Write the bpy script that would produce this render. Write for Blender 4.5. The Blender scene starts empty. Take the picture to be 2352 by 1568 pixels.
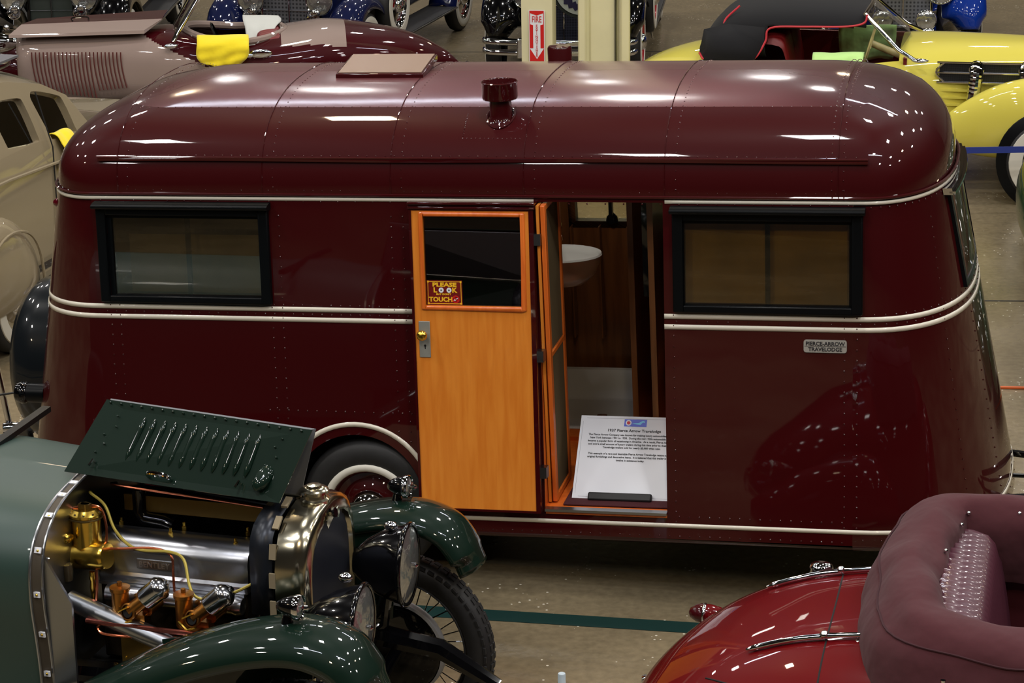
import bpy, bmesh, math, random
from mathutils import Vector, Matrix, geometry, noise
random.seed(7)
SC = bpy.context.scene
COL = SC.collection
PI = math.pi
# ------------------------------------------------------------------ camera, world, lights, exposure
def make_camera():
    p, r = math.radians(17.5), .014
    cr, sr = math.cos(r), math.sin(r)
    R0 = Vector((1, 0, 0)); F = Vector((0, math.cos(p), -math.sin(p))); U0 = Vector((0, math.sin(p), math.cos(p)))
    R = cr*R0 - sr*U0; U = sr*R0 + cr*U0
    m = Matrix.Identity(4)
    for i in range(3):
        m[i][0] = R[i]; m[i][1] = U[i]; m[i][2] = -F[i]
    m[0][3], m[1][3], m[2][3] = 0, 0, 4.87
    cd = bpy.data.cameras.new('camera'); co = bpy.data.objects.new('camera', cd); COL.objects.link(co)
    co.matrix_world = m
    cd.sensor_width = 36; cd.lens = 36*5500/2352; cd.clip_start = .5; cd.clip_end = 300
    SC.camera = co
make_camera()
w = bpy.data.worlds.new('world'); SC.world = w; w.use_nodes = True
w.node_tree.nodes['Background'].inputs[0].default_value = (.62, .58, .52, 1)
w.node_tree.nodes['Background'].inputs[1].default_value = .05
SC.view_settings.view_transform = 'Standard'; SC.view_settings.look = 'None'
SC.view_settings.gamma = 1; SC.view_settings.use_curve_mapping = False
SC.view_settings.exposure = 0.0
SC.cycles.max_bounces = 8; SC.cycles.diffuse_bounces = 3; SC.cycles.glossy_bounces = 4
SC.cycles.transparent_max_bounces = 12; SC.cycles.sample_clamp_indirect = 4
SC.cycles.use_denoising = True
SC.cycles.caustics_reflective = False; SC.cycles.caustics_refractive = False
def lamp(x, y, z, sx, sy, watt, col=(1, .95, .87)):
    l = bpy.data.lights.new('hall_lamp', 'AREA'); l.shape = 'RECTANGLE'; l.size = sx; l.size_y = sy; l.energy = watt; l.color = col
    o = bpy.data.objects.new('hall_lamp', l); COL.objects.link(o); o.location = (x, y, z)
    return o
LAMP_Z = 9.0
for j in range(9):
    for i in range(-5, 6):
        if (i+j) % 2: continue
        warm = (i*3+j) % 7 == 0
        lamp(i*2.9+.4, 1.0+j*4.6, LAMP_Z, .55, .8, 165 if j < 4 else 95, (1, .78, .52) if warm else (1, .965, .92))
# two long strip lights over the aisle
for x, y, L in ((-2.2, 5.5, 3.4), (3.4, 6.5, 3.0), (-2.0, 17.5, 3.4), (4.6, 18.5, 3.0)):
    lamp(x, y, 7.6, L, .16, 80, (.82, .86, 1))
# ------------------------------------------------------------------ colour and materials
def lin(c):
    return tuple(((v/255)/12.92 if v/255 <= .04045 else (((v/255)+.055)/1.055)**2.4) for v in c)
MATS = {}
def mat(name, rgb, rough=.5, metal=0, coat=0, spec=.5, bump=None, vary=None, emit=None, sheen=0):
    if name in MATS: return MATS[name]
    m = bpy.data.materials.new(name); m.use_nodes = True; nt = m.node_tree; b = nt.nodes['Principled BSDF']
    c = lin(rgb)
    b.inputs['Base Color'].default_value = (*c, 1); b.inputs['Roughness'].default_value = rough
    b.inputs['Metallic'].default_value = metal; b.inputs['Coat Weight'].default_value = coat
    b.inputs['Coat Roughness'].default_value = .03; b.inputs['Specular IOR Level'].default_value = spec
    b.inputs['Sheen Weight'].default_value = sheen
    tc = nt.nodes.new('ShaderNodeTexCoord')
    if vary:      # (scale, amount, stretch) tonal variation
        n = nt.nodes.new('ShaderNodeTexNoise'); n.inputs['Scale'].default_value = vary[0]; n.inputs['Detail'].default_value = 5
        mp = nt.nodes.new('ShaderNodeMapping'); mp.inputs['Scale'].default_value = vary[2] if len(vary) > 2 else (1, 1, 1)
        nt.links.new(tc.outputs['Object'], mp.inputs[0]); nt.links.new(mp.outputs[0], n.inputs['Vector'])
        r = nt.nodes.new('ShaderNodeValToRGB'); a = vary[1]
        r.color_ramp.elements[0].position = .3; r.color_ramp.elements[1].position = .7
        r.color_ramp.elements[0].color = (*[v*(1-a) for v in c], 1); r.color_ramp.elements[1].color = (*[min(1, v*(1+a)) for v in c], 1)
        nt.links.new(n.outputs['Fac'], r.inputs[0]); nt.links.new(r.outputs[0], b.inputs['Base Color'])
    if bump:      # (scale, strength, distance[, stretch])
        n = nt.nodes.new('ShaderNodeTexNoise'); n.inputs['Scale'].default_value = bump[0]; n.inputs['Detail'].default_value = 2
        mp = nt.nodes.new('ShaderNodeMapping'); mp.inputs['Scale'].default_value = bump[3] if len(bump) > 3 else (1, 1, 1)
        nt.links.new(tc.outputs['Object'], mp.inputs[0]); nt.links.new(mp.outputs[0], n.inputs['Vector'])
        k = nt.nodes.new('ShaderNodeBump'); k.inputs['Strength'].default_value = bump[1]; k.inputs['Distance'].default_value = bump[2]
        nt.links.new(n.outputs['Fac'], k.inputs['Height']); nt.links.new(k.outputs[0], b.inputs['Normal'])
        if coat: nt.links.new(k.outputs[0], b.inputs['Coat Normal'])
    if emit:
        b.inputs['Emission Color'].default_value = (*lin(emit[0]), 1); b.inputs['Emission Strength'].default_value = emit[1]
    MATS[name] = m
    return m
def glass_mat(name, tint, refl=.10, rough=.01):
    m = bpy.data.materials.new(name); m.use_nodes = True; nt = m.node_tree; nt.nodes.clear()
    o = nt.nodes.new('ShaderNodeOutputMaterial'); t = nt.nodes.new('ShaderNodeBsdfTransparent'); g = nt.nodes.new('ShaderNodeBsdfGlossy')
    mx = nt.nodes.new('ShaderNodeMixShader'); f = nt.nodes.new('ShaderNodeFresnel'); f.inputs[0].default_value = 1.5
    ad = nt.nodes.new('ShaderNodeMath'); ad.operation = 'ADD'; ad.inputs[1].default_value = refl; ad.use_clamp = True
    t.inputs[0].default_value = (*tint, 1); g.inputs['Roughness'].default_value = rough; g.inputs[0].default_value = (1, 1, 1, 1)
    L = nt.links.new
    L(f.outputs[0], ad.inputs[0]); L(ad.outputs[0], mx.inputs[0]); L(t.outputs[0], mx.inputs[1]); L(g.outputs[0], mx.inputs[2]); L(mx.outputs[0], o.inputs[0])
    return m
def paint(name, rgb, rough=.45, bump=None, coat=1, vary=None, spec=.08):
    return mat(name, rgb, rough, 0, coat, spec, bump, vary)
M_MAROON = paint('maroon enamel', (55, 3, 6), bump=(1.5, .25, .02))
M_CREAM = mat('cream pinstripe paint', (222, 216, 200), .35, coat=.4)
M_CHROME = mat('polished chrome', (222, 222, 226), .06, 1)
M_DCHROME = mat('satin steel', (120, 122, 125), .3, 1)
M_ALU = mat('brushed aluminium', (165, 168, 172), .3, 1, bump=(60, .05, .002, (1, 6, 6)))
M_BRASS = mat('polished brass', (232, 192, 84), .22, 1)
M_BRONZE = mat('aged bronze', (176, 122, 60), .32, 1)
M_COPPER = mat('copper pipe', (205, 120, 90), .25, 1)
M_RUBBER = mat('black rubber', (22, 22, 23), .6, vary=(30, .2))
M_WWALL = mat('whitewall rubber', (205, 202, 190), .5)
M_BLACK = paint('black enamel', (6, 6, 8), .2)
M_BLACKM = mat('black frame paint', (9, 11, 13), .3, coat=0, spec=.15)
M_DARK = mat('dark underside', (8, 8, 8), .8)
M_NICKEL = mat('polished nickel shell', (214, 206, 180), .17, 1)
M_WHITE = mat('white card', (225, 228, 235), .6)
M_INK = mat('black ink', (20, 20, 24), .7)
M_HGLASS = mat('headlamp lens', (190, 192, 190), .12, .85, bump=(18, .35, .01))
M_RED = mat('red sign ink', (200, 20, 18), .5)
M_YCLOTH = mat('yellow cloth', (246, 222, 30), .9, bump=(9, .5, .02), sheen=.3)
M_GCLOTH = mat('pale green cloth', (186, 228, 138), .9, bump=(9, .5, .02), sheen=.3)
M_WCLOTH = mat('white cloth', (200, 203, 198), .9, bump=(9, .5, .02), sheen=.3)
# ------------------------------------------------------------------ mesh building helpers
class MB:
    def __init__(s): s.v = []; s.f = []; s.m = []
    def add(s, vs, fs, mi=0):
        n = len(s.v); s.v += [tuple(v) for v in vs]; s.f += [tuple(i+n for i in f) for f in fs]; s.m += [mi]*len(fs); return s
    def box(s, x0, x1, y0, y1, z0, z1, mi=0):
        v = [(x, y, z) for x in (x0, x1) for y in (y0, y1) for z in (z0, z1)]
        return s.add(v, [(0, 1, 3, 2), (4, 6, 7, 5), (0, 4, 5, 1), (2, 3, 7, 6), (0, 2, 6, 4), (1, 5, 7, 3)], mi)
    def hexa(s, b, t, mi=0):   # two quads
        return s.add(list(b)+list(t), [(3, 2, 1, 0), (4, 5, 6, 7), (0, 1, 5, 4), (1, 2, 6, 5), (2, 3, 7, 6), (3, 0, 4, 7)], mi)
    def tube(s, path, r, n=8, cap=True, mi=0, closed=False):
        P = [Vector(p) for p in path]; N = len(P); rings = []; up = None
        for i, p in enumerate(P):
            if closed: t = (P[(i+1) % N]-P[i-1])
            else: t = (P[min(i+1, N-1)]-P[max(i-1, 0)])
            t.normalize()
            if up is None:
                a = Vector((0, 0, 1)) if abs(t.z) < .9 else Vector((1, 0, 0))
                up = (a-t*a.dot(t)).normalized()
            else:
                up = (up-t*up.dot(t)); up = up.normalized() if up.length > 1e-6 else t.orthogonal().normalized()
            b = t.cross(up); rr = r[i] if isinstance(r, (list, tuple)) else r
            rings.append([p+(up*math.cos(2*PI*k/n)+b*math.sin(2*PI*k/n))*rr for k in range(n)])
        return s.rings(rings, cap and not closed, mi, closed)
    def rings(s, rings, cap=True, mi=0, closed=False, loop=True):
        n = len(rings[0]); vs = [v for r in rings for v in r]; fs = []
        R = len(rings)
        for i in range(R if closed else R-1):
            j = (i+1) % R
            for k in range(n if loop else n-1):
                fs.append((i*n+k, i*n+(k+1) % n, j*n+(k+1) % n, j*n+k))
        if cap and loop: fs += [tuple(range(n))[::-1], tuple((R-1)*n+k for k in range(n))]
        return s.add(vs, fs, mi)
    def lathe(s, prof, o=(0, 0, 0), ax=(0, 0, 1), n=24, mi=0, cap=False, a0=0, a1=2*PI):
        o = Vector(o); ax = Vector(ax).normalized(); u = ax.orthogonal().normalized(); w_ = ax.cross(u)
        full = abs(a1-a0-2*PI) < 1e-6
        m = n if full else n+1
        rings = [[o+ax*h+(u*math.cos(a0+(a1-a0)*k/n)+w_*math.sin(a0+(a1-a0)*k/n))*max(r, 1e-5) for k in range(m)] for (r, h) in prof]
        return s.rings(rings, cap, mi, loop=full)
    def sphere(s, c, r, n=16, m=10, mi=0, sc=(1, 1, 1), half=False):
        rings = []
        for i in range(m+1):
            a = (PI/2 if half else PI)*i/m
            rings.append([(c[0]+sc[0]*r*math.sin(a)*math.cos(2*PI*k/n)if 1 else 0, c[1]+sc[1]*r*math.sin(a)*math.sin(2*PI*k/n), c[2]+sc[2]*r*math.cos(a)) for k in range(n)])
        return s.rings(rings[::-1], False, mi)
    def prism(s, poly, ax, d0, d1, mi=0, holes=()):  # poly 2-D; ax 'x','y','z' : extrusion axis
        def P(a, b, d): return {'x': (d, a, b), 'y': (a, d, b), 'z': (a, b, d)}[ax]
        loops = [list(poly)]+[list(h) for h in holes]
        flat = [p for l in loops for p in l]; n = len(flat)
        tris = geometry.tessellate_polygon([[Vector((a, b, 0)) for a, b in l] for l in loops])
        vs = [P(a, b, d0) for a, b in flat]+[P(a, b, d1) for a, b in flat]
        fs = [t for t in tris]+[tuple(i+n for i in t[::-1]) for t in tris]; k = 0
        for l in loops:
            m = len(l)
            for i in range(m): fs.append((k+i, k+(i+1) % m, k+(i+1) % m+n, k+i+n))
            k += m
        return s.add(vs, fs, mi)
    def build(s, name, mats, parent=None, smooth=40, **props):
        me = bpy.data.meshes.new(name); me.from_pydata([tuple(v) for v in s.v], [], s.f)
        if not isinstance(mats, (list, tuple)): mats = [mats]
        for m in mats: me.materials.append(m)
        if len(mats) > 1: me.polygons.foreach_set('material_index', s.m)
        bm = bmesh.new(); bm.from_mesh(me); bmesh.ops.remove_doubles(bm, verts=bm.verts, dist=1e-5)
        bmesh.ops.recalc_face_normals(bm, faces=bm.faces); bm.to_mesh(me); bm.free()
        if smooth:
            me.polygons.foreach_set('use_smooth', [True]*len(me.polygons)); me.set_sharp_from_angle(angle=math.radians(smooth))
        me.update()
        o = bpy.data.objects.new(name, me); COL.objects.link(o)
        if parent: o.parent = parent
        for k, v in props.items(): o[k] = v
        return o
def bevel(o, w_=.01, seg=2):
    m = o.modifiers.new('b', 'BEVEL'); m.width = w_; m.segments = seg; m.limit_method = 'ANGLE'; m.angle_limit = math.radians(35); return o
def solid(o, t, off=0):
    m = o.modifiers.new('s', 'SOLIDIFY'); m.thickness = t; m.offset = off; return o
def thing(name, label, cat, loc=(0, 0, 0), rot=(0, 0, 0), group=None):
    o = bpy.data.objects.new(name, None); COL.objects.link(o); o.location = loc; o.rotation_euler = rot; o.empty_display_size = .2
    o['label'] = label; o['category'] = cat
    if group: o['group'] = group
    return o
def tag(o, label, cat, group=None):
    o['label'] = label; o['category'] = cat
    if group: o['group'] = group
    return o
def interp(tab, x):
    if x <= tab[0][0]: return tab[0][1]
    for (a, b), (c, d) in zip(tab, tab[1:]):
        if x <= c: return b+(d-b)*(x-a)/(c-a)
    return tab[-1][1]
def catmull(pts, n=8):
    P = [Vector(p) for p in pts]; out = []
    P = [P[0]*2-P[1]]+P+[P[-1]*2-P[-2]]
    for i in range(1, len(P)-2):
        for k in range(n):
            t = k/n; a, b, c, d = P[i-1:i+3]
            out.append(.5*((2*b)+(c-a)*t+(2*a-5*b+4*c-d)*t*t+(-a+3*b-3*c+d)*t**3))
    out.append(P[-2]); return out
def text_mesh(s, size, depth, name, m, parent, mtx, align='CENTER', bold=0.0, sx=1.0, spacing=1.0):
    c = bpy.data.curves.new(name, 'FONT'); c.body = s; c.size = size; c.extrude = depth; c.align_x = align; c.offset = bold; c.resolution_u = 2
    c.space_character = spacing
    t = bpy.data.objects.new('tmp', c); COL.objects.link(t)
    bpy.context.view_layer.update()
    me = bpy.data.meshes.new_from_object(t); bpy.data.objects.remove(t); bpy.data.curves.remove(c)
    me.transform(Matrix.Diagonal((sx, 1, 1, 1))); me.transform(mtx); me.materials.clear(); me.materials.append(m)
    o = bpy.data.objects.new(name, me); COL.objects.link(o); o.parent = parent
    return o
def frame_mtx(o, xd, yd):
    xd = Vector(xd).normalized(); yd = Vector(yd).normalized(); zd = xd.cross(yd)
    m = Matrix.Identity(4)
    for i in range(3): m[i][0] = xd[i]; m[i][1] = yd[i]; m[i][2] = zd[i]; m[i][3] = o[i]
    return m
# ------------------------------------------------------------------ the hall
def concrete():
    m = bpy.data.materials.new('polished concrete'); m.use_nodes = True; nt = m.node_tree; b = nt.nodes['Principled BSDF']; L = nt.links.new
    tc = nt.nodes.new('ShaderNodeTexCoord')
    n1 = nt.nodes.new('ShaderNodeTexNoise'); n1.inputs['Scale'].default_value = .8; n1.inputs['Detail'].default_value = 8
    n2 = nt.nodes.new('ShaderNodeTexNoise'); n2.inputs['Scale'].default_value = 22; n2.inputs['Detail'].default_value = 6
    L(tc.outputs['Object'], n1.inputs['Vector']); L(tc.outputs['Object'], n2.inputs['Vector'])
    r = nt.nodes.new('ShaderNodeValToRGB'); e = r.color_ramp.elements; e[0].position = .3; e[1].position = .72
    e[0].color = (*lin((104, 94, 74)), 1); e[1].color = (*lin((138, 124, 98)), 1)
    r2 = nt.nodes.new('ShaderNodeValToRGB'); e = r2.color_ramp.elements; e[0].position = .3; e[1].position = .7; e[0].color = (.8, .8, .8, 1); e[1].color = (1.1, 1.1, 1.1, 1)
    mx = nt.nodes.new('ShaderNodeMix'); mx.data_type = 'RGBA'; mx.blend_type = 'MULTIPLY'; mx.inputs[0].default_value = 1
    L(n1.outputs['Fac'], r.inputs[0]); L(n2.outputs['Fac'], r2.inputs[0]); L(r.outputs[0], mx.inputs[6]); L(r2.outputs[0], mx.inputs[7])
    # paint specks / chips of wax
    vo = nt.nodes.new('ShaderNodeTexVoronoi'); vo.inputs['Scale'].default_value = 26; L(tc.outputs['Object'], vo.inputs['Vector'])
    n3 = nt.nodes.new('ShaderNodeTexNoise'); n3.inputs['Scale'].default_value = 2.2; L(tc.outputs['Object'], n3.inputs['Vector'])
    m1 = nt.nodes.new('ShaderNodeMath'); m1.operation = 'LESS_THAN'; m1.inputs[1].default_value = .16; L(vo.outputs['Distance'], m1.inputs[0])
    m2 = nt.nodes.new('ShaderNodeMath'); m2.operation = 'GREATER_THAN'; m2.inputs[1].default_value = .575; L(n3.outputs['Fac'], m2.inputs[0])
    m3 = nt.nodes.new('ShaderNodeMath'); m3.operation = 'MULTIPLY'; L(m1.outputs[0], m3.inputs[0]); L(m2.outputs[0], m3.inputs[1])
    mx2 = nt.nodes.new('ShaderNodeMix'); mx2.data_type = 'RGBA'; L(m3.outputs[0], mx2.inputs[0]); L(mx.outputs[2], mx2.inputs[6]); mx2.inputs[7].default_value = (*lin((205, 198, 180)), 1)
    L(mx2.outputs[2], b.inputs['Base Color']); b.inputs['Roughness'].default_value = .22; b.inputs['Specular IOR Level'].default_value = .45
    rr = nt.nodes.new('ShaderNodeMapRange'); rr.inputs[3].default_value = .12; rr.inputs[4].default_value = .38; L(n1.outputs['Fac'], rr.inputs[0]); L(rr.outputs[0], b.inputs['Roughness'])
    k = nt.nodes.new('ShaderNodeBump'); k.inputs['Strength'].default_value = .12; k.inputs['Distance'].default_value = .01; L(n2.outputs['Fac'], k.inputs['Height']); L(k.outputs[0], b.inputs['Normal'])
    return m
fl = MB().box(-30, 30, -8, 48, -.2, 0).build('floor', concrete(), None, 0, kind='structure')
M_WALL = mat('painted hall wall', (205, 196, 182), .8)
M_WALLD = mat('dark hall drapes', (50, 48, 48), .9)
M_ROOFD = mat('dark steel deck', (58, 58, 60), .8)
MB().box(-30, 30, 48, 48.3, 0, 11).build('wall_back', M_WALL, None, 0, kind='structure')
MB().box(-30.3, -30, -8, 48, 0, 11).build('wall_left', M_WALLD, None, 0, kind='structure')
MB().box(30, 30.3, -8, 48, 0, 11).build('wall_right', M_WALLD, None, 0, kind='structure')
MB().box(-30, 30, -8.3, -8, 0, 11).build('wall_front', M_WALLD, None, 0, kind='structure')
MB().box(-30, 30, -8, 48, 11, 11.3).build('ceiling', M_ROOFD, None, 0, kind='structure')
# expansion joints as shallow dark strips
for i, (x0, y0, x1, y1) in enumerate(((2.0, 16.35, 30, 14.2), (-30, 27.6, 30, 24.4))):
    d = Vector((x1-x0, y1-y0, 0)).normalized().cross(Vector((0, 0, 1)))*.012
    MB().hexa([(x0-d.x, y0-d.y, .0005), (x1-d.x, y1-d.y, .0005), (x1+d.x, y1+d.y, .0005), (x0+d.x, y0+d.y, .0005)],
              [(x0-d.x, y0-d.y, .0015), (x1-d.x, y1-d.y, .0015), (x1+d.x, y1+d.y, .0015), (x0+d.x, y0+d.y, .0015)]).build('trim_%d' % (i+1), M_DARK, None, 0, kind='structure')
M_CREAMWALL = mat('cream column paint', (216, 210, 172), .45, vary=(3, .05))
M_CREAMD = mat('yellowed cream paint', (196, 182, 110), .5)
# two cream columns behind the trailer
def column_pair():
    a = thing('column', 'slim cream square post carrying the red fire extinguisher sign', 'column', (.29, 21.5, 0), (0, 0, math.radians(-8)))
    MB().box(-.15, .13, -.12, .16, 0, 10.9).build('shaft', M_CREAMWALL, a, 30)
    MB().box(-.18, .16, -.15, .19, 0, .06).build('base_plate', M_DCHROME, a, 30)
    b = thing('column', 'wide cream steel column with grey conduit beside the square sign post', 'column', (.875, 21.6, 0), (0, 0, math.radians(-2)))
    pr = [(-.235, -.19), (-.165, -.19), (-.13, -.13), (.13, -.13), (.15, -.19), (.235, -.19), (.235, .17), (-.235, .17)]
    bevel(MB().prism(pr, 'z', 0, 10.9).build('shaft', M_CREAMWALL, b, 30), .012)
    MB().tube([(.105, -.15, 0), (.105, -.15, 10.9)], .011, 8).build('conduit', M_DCHROME, b)
    MB().box(-.27, .27, -.22, .2, 0, .05).build('base_plate', M_DCHROME, b, 30)
    return a, b
colA, colB = column_pair()
def fire_sign():
    W, Hh = .155, .54
    t = thing('fire_extinguisher_sign', 'red and white sign with down arrow reading fire extinguisher', 'sign', (.262, 21.365, .775), (0, 0, math.radians(-8)))
    W, Hh = .142, .470
    MB().box(-W/2, W/2, -.004, 0, 0, Hh).build('backing', M_WHITE, t, 0)
    e = .006
    def z(a): return Hh*(1-a)
    hw = W/2-e
    red = [[(-hw, z(.015)), (hw, z(.015)), (hw, z(.055)), (0, z(.105)), (-hw, z(.055))],
           [(-hw, z(.27)), (-.033, z(.29)), (-.033, z(.735)), (-.065, z(.735)), (0, z(.945)), (.065, z(.735)), (.033, z(.735)), (.033, z(.29)), (hw, z(.27)), (hw, z(.985)), (-hw, z(.985))],
           [(-hw, z(.055)), (-hw+.006, z(.06)), (-hw+.006, z(.27)), (-hw, z(.27))], [(hw, z(.055)), (hw, z(.27)), (hw-.006, z(.27)), (hw-.006, z(.06))]]
    mb = MB()
    for p in red: mb.prism(p, 'y', -.006, -.004)
    mb.build('red_panel', M_RED, t, 0)
    text_mesh('FIRE', .080, .0008, 'lettering', M_RED, t, frame_mtx((0, -.0065, z(.235)), (1, 0, 0), (0, 0, 1)), bold=.0003, sx=.62)
    mt = []
    for i, ch in enumerate('EXTINGUISHER'):
        text_mesh(ch, .032, .0008, 'letter', M_RED, t, frame_mtx((0, -.0065, z(.325+i*.0525)), (1, 0, 0), (0, 0, 1)), bold=.0002, sx=1.0)
fire_sign()
# ------------------------------------------------------------------ the house trailer
TH, EP = .2269, .0348
TR = thing('travel_trailer', 'glossy maroon 1930s house trailer with cream pinstripes and open side door', 'trailer', (0, 11.201, 0), (0, -EP, -TH))
K = .0846
YC = 1.0
def yn(z): return K*(z-.33) if z < 2.03 else .143+.01
def xr(z): return 2.41-.181*(z-.55)
def xl(z): return -2.70+.172*(z-.658)
XA, XB = -2.15, 1.70
def sq(t, n=2.45):   # superellipse quarter, t 0..1 -> (sin-like, 1-cos-like)
    a = t*PI/2; c, s_ = math.cos(a), math.sin(a)
    return abs(s_)**(2/n), abs(c)**(2/n)
NC = 18
def outline(z, off=0., xa=XA, xb=XB, y0=None, x_l=None, x_r=None, nx=14, br=.45):
    y0 = yn(z) if y0 is None else y0
    x_l = xl(z) if x_l is None else x_l; x_r = xr(z) if x_r is None else x_r
    hw = YC-y0; pts = []
    for i in range(nx+1): pts.append((xa+(xb-xa)*i/nx, YC-hw-off))
    for i in range(1, NC+1):
        s_, c = sq(i/NC); pts.append((xb+(x_r-xb+off)*s_, YC-(hw+off)*c))
    for i in range(NC-1, -1, -1):
        s_, c = sq(i/NC); pts.append((xb+(x_r-xb+off)*s_, YC+(hw+off)*c))
    for i in range(nx-1, -1, -1): pts.append((xa+(xb-xa)*i/nx, YC+hw+off))
    b = min(br, hw)
    for i in range(1, NC+1):
        s_, c = sq(i/NC, 2.1); pts.append((xa-(xa-x_l+off)*s_, YC+hw-b+(b+off)*c))
    for i in range(NC, 0, -1):
        s_, c = sq(i/NC, 2.1); pts.append((xa-(xa-x_l+off)*s_, YC-hw+b-(b+off)*c))
    return pts
NX = 14
def ring3(z, **k): return [(x, y, z) for x, y in outline(z, **k)]
# body shell except the two straight sides
def side_loop(z): return ring3(z)
ZB, ZT = .33, 2.03
zs = [ZB-.04, ZB-.02]+[ZB+(ZT-ZB)*i/10 for i in range(11)]
mb = MB(); rings = []
for z in zs:
    o = -.04 if z < ZB-.03 else -.008 if z < ZB-.01 else 0
    rings.append([(x, y, max(z, ZB-.04)) for x, y in outline(max(z, ZB), off=o)])
n = len(rings[0])
near = set(range(0, NX)); nfar0 = NX+2*NC; far = set(range(nfar0, nfar0+NX))
vs = [v for r in rings for v in r]; fs = []
for i in range(len(rings)-1):
    for k in range(n):
        if (i >= 2 and (k in near or k in far)) or k in near: continue
        fs.append((i*n+k, i*n+(k+1) % n, (i+1)*n+(k+1) % n, (i+1)*n+k))
mb.add(vs, fs)
for a, b in ((XA, -1.145), (-.455, XB)):
    mb.add([(a, .04, .33), (b, .04, .33), (b, .008, .33), (a, .008, .33)], [(0, 1, 2, 3)]); mb.add([(a, 0, .33), (b, 0, .33), (b, .004, .31), (a, .004, .31)], [(0, 1, 2, 3)]); mb.add([(a, .004, .31), (b, .004, .31), (b, .04, .29), (a, .04, .29)], [(0, 1, 2, 3)])
mb.build('body_shell', M_MAROON, TR, 50)
# openings
WZ0, WZ1 = 1.507, 1.917
def rect(x0, x1, z0, z1): return [(x0, z0), (x1, z0), (x1, z1), (x0, z1)]
DX0, DX1, DZ0, DZ1 = .173, .79, .465, 2.008
arch = [(-.80+.345*math.cos(PI*i/24), .467+.345*math.sin(PI*i/24)) for i in range(25)]
def side_panel(near=True):
    zz0, zz1 = ZB, ZT
    holes = [rect(-2.06, -1.25, WZ0, WZ1), rect(.88, 1.695, WZ0, WZ1)]
    if near:
        holes.append(rect(DX0, DX1, DZ0, DZ1))
        outer = [(XA, zz0), (-1.145, zz0), (-1.145, .467)]+arch[::-1][1:-1]+[(-.455, .467), (-.455, zz0)]+[(XB, zz0), (XB, zz1), (XA, zz1)]
    else:
        holes.append(rect(.0, .42, 1.47, 1.9)); outer = rect(XA, XB, zz0, zz1)
    loops = [outer]+holes; flat = [p for l in loops for p in l]
    tris = geometry.tessellate_polygon([[Vector((a, b, 0)) for a, b in l] for l in loops])
    return MB().add([(a, yn(b if b < 2.03 else 2.029) if near else 2*YC-yn(min(b, 2.029)), b) for a, b in flat], tris)
side_panel().build('side_panel', M_MAROON, TR, 0)
side_panel(False).build('side_panel', M_MAROON, TR, 0)
# wheel well
w_ = MB(); w_.rings([[(a, yn(b), b) for a, b in arch], [(a, .42, b) for a, b in arch]], False, loop=False)
w_.add([(a, .42, b) for a, b in arch], [tuple(range(25))]); w_.build('wheel_well', M_DARK, TR)
# roof
HR = .46
mb = MB(); rings = []
SL = sorted([math.sin(i/18*PI/2)**(1/1.15) if i else 0 for i in range(19)]+[.8396])
for i, s_ in enumerate(SL):
    f = max(0, 1-s_**2.5)**.4 if i < 19 else 0
    hw = .857*f+.0005
    xR = 2.135-.80*(1-f); xL = -2.455+.95*(1-f)
    z = 2.03+HR*s_
    xa = max(XA, xL+.29+.12*(1-f)); xb = min(XB, xR-.28-.1*(1-f))
    rings.append([(x, y, z) for x, y in outline(z, 0, xa, xb, YC-hw, xL, xR, br=.45)])
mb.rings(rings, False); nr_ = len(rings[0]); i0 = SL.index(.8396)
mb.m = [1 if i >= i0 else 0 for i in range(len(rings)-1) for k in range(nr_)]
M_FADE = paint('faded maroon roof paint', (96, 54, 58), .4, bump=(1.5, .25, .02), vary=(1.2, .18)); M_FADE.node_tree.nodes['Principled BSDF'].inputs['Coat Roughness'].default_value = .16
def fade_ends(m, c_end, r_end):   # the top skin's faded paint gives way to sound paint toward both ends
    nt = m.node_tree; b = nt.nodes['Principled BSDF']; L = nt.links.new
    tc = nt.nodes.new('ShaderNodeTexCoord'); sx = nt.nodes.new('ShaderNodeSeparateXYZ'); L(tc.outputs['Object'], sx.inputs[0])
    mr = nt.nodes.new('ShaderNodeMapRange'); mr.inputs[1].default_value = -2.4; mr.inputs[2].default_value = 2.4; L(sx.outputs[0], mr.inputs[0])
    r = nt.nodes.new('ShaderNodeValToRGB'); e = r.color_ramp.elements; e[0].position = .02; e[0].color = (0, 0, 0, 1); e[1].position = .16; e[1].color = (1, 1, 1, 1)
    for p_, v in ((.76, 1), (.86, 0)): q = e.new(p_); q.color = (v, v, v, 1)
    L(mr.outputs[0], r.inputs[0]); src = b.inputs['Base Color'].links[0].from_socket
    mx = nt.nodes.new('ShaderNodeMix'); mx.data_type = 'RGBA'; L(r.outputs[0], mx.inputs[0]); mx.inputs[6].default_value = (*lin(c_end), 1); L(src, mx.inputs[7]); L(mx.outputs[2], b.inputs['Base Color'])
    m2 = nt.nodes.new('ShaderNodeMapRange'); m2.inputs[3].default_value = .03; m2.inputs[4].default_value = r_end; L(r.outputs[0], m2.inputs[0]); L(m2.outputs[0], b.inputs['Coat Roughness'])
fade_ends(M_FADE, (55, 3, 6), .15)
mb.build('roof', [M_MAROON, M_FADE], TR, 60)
def roof_y(z_):   # near-side y of the roof at height z
    s_ = (z_-2.03)/HR
    return YC-.857*max(0, 1-s_**2.5)**.4
def roof_arc(x, n=40, off=.002, zmin=2.03):
    out = []
    for i in range(n+1):
        t = i/n; a = -1+2*t; f = abs(a); s_ = (1-f**2.5)**.4 if f < 1 else 0
        out.append((x, YC+.857*a, 2.03+HR*s_))
    return out
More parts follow.
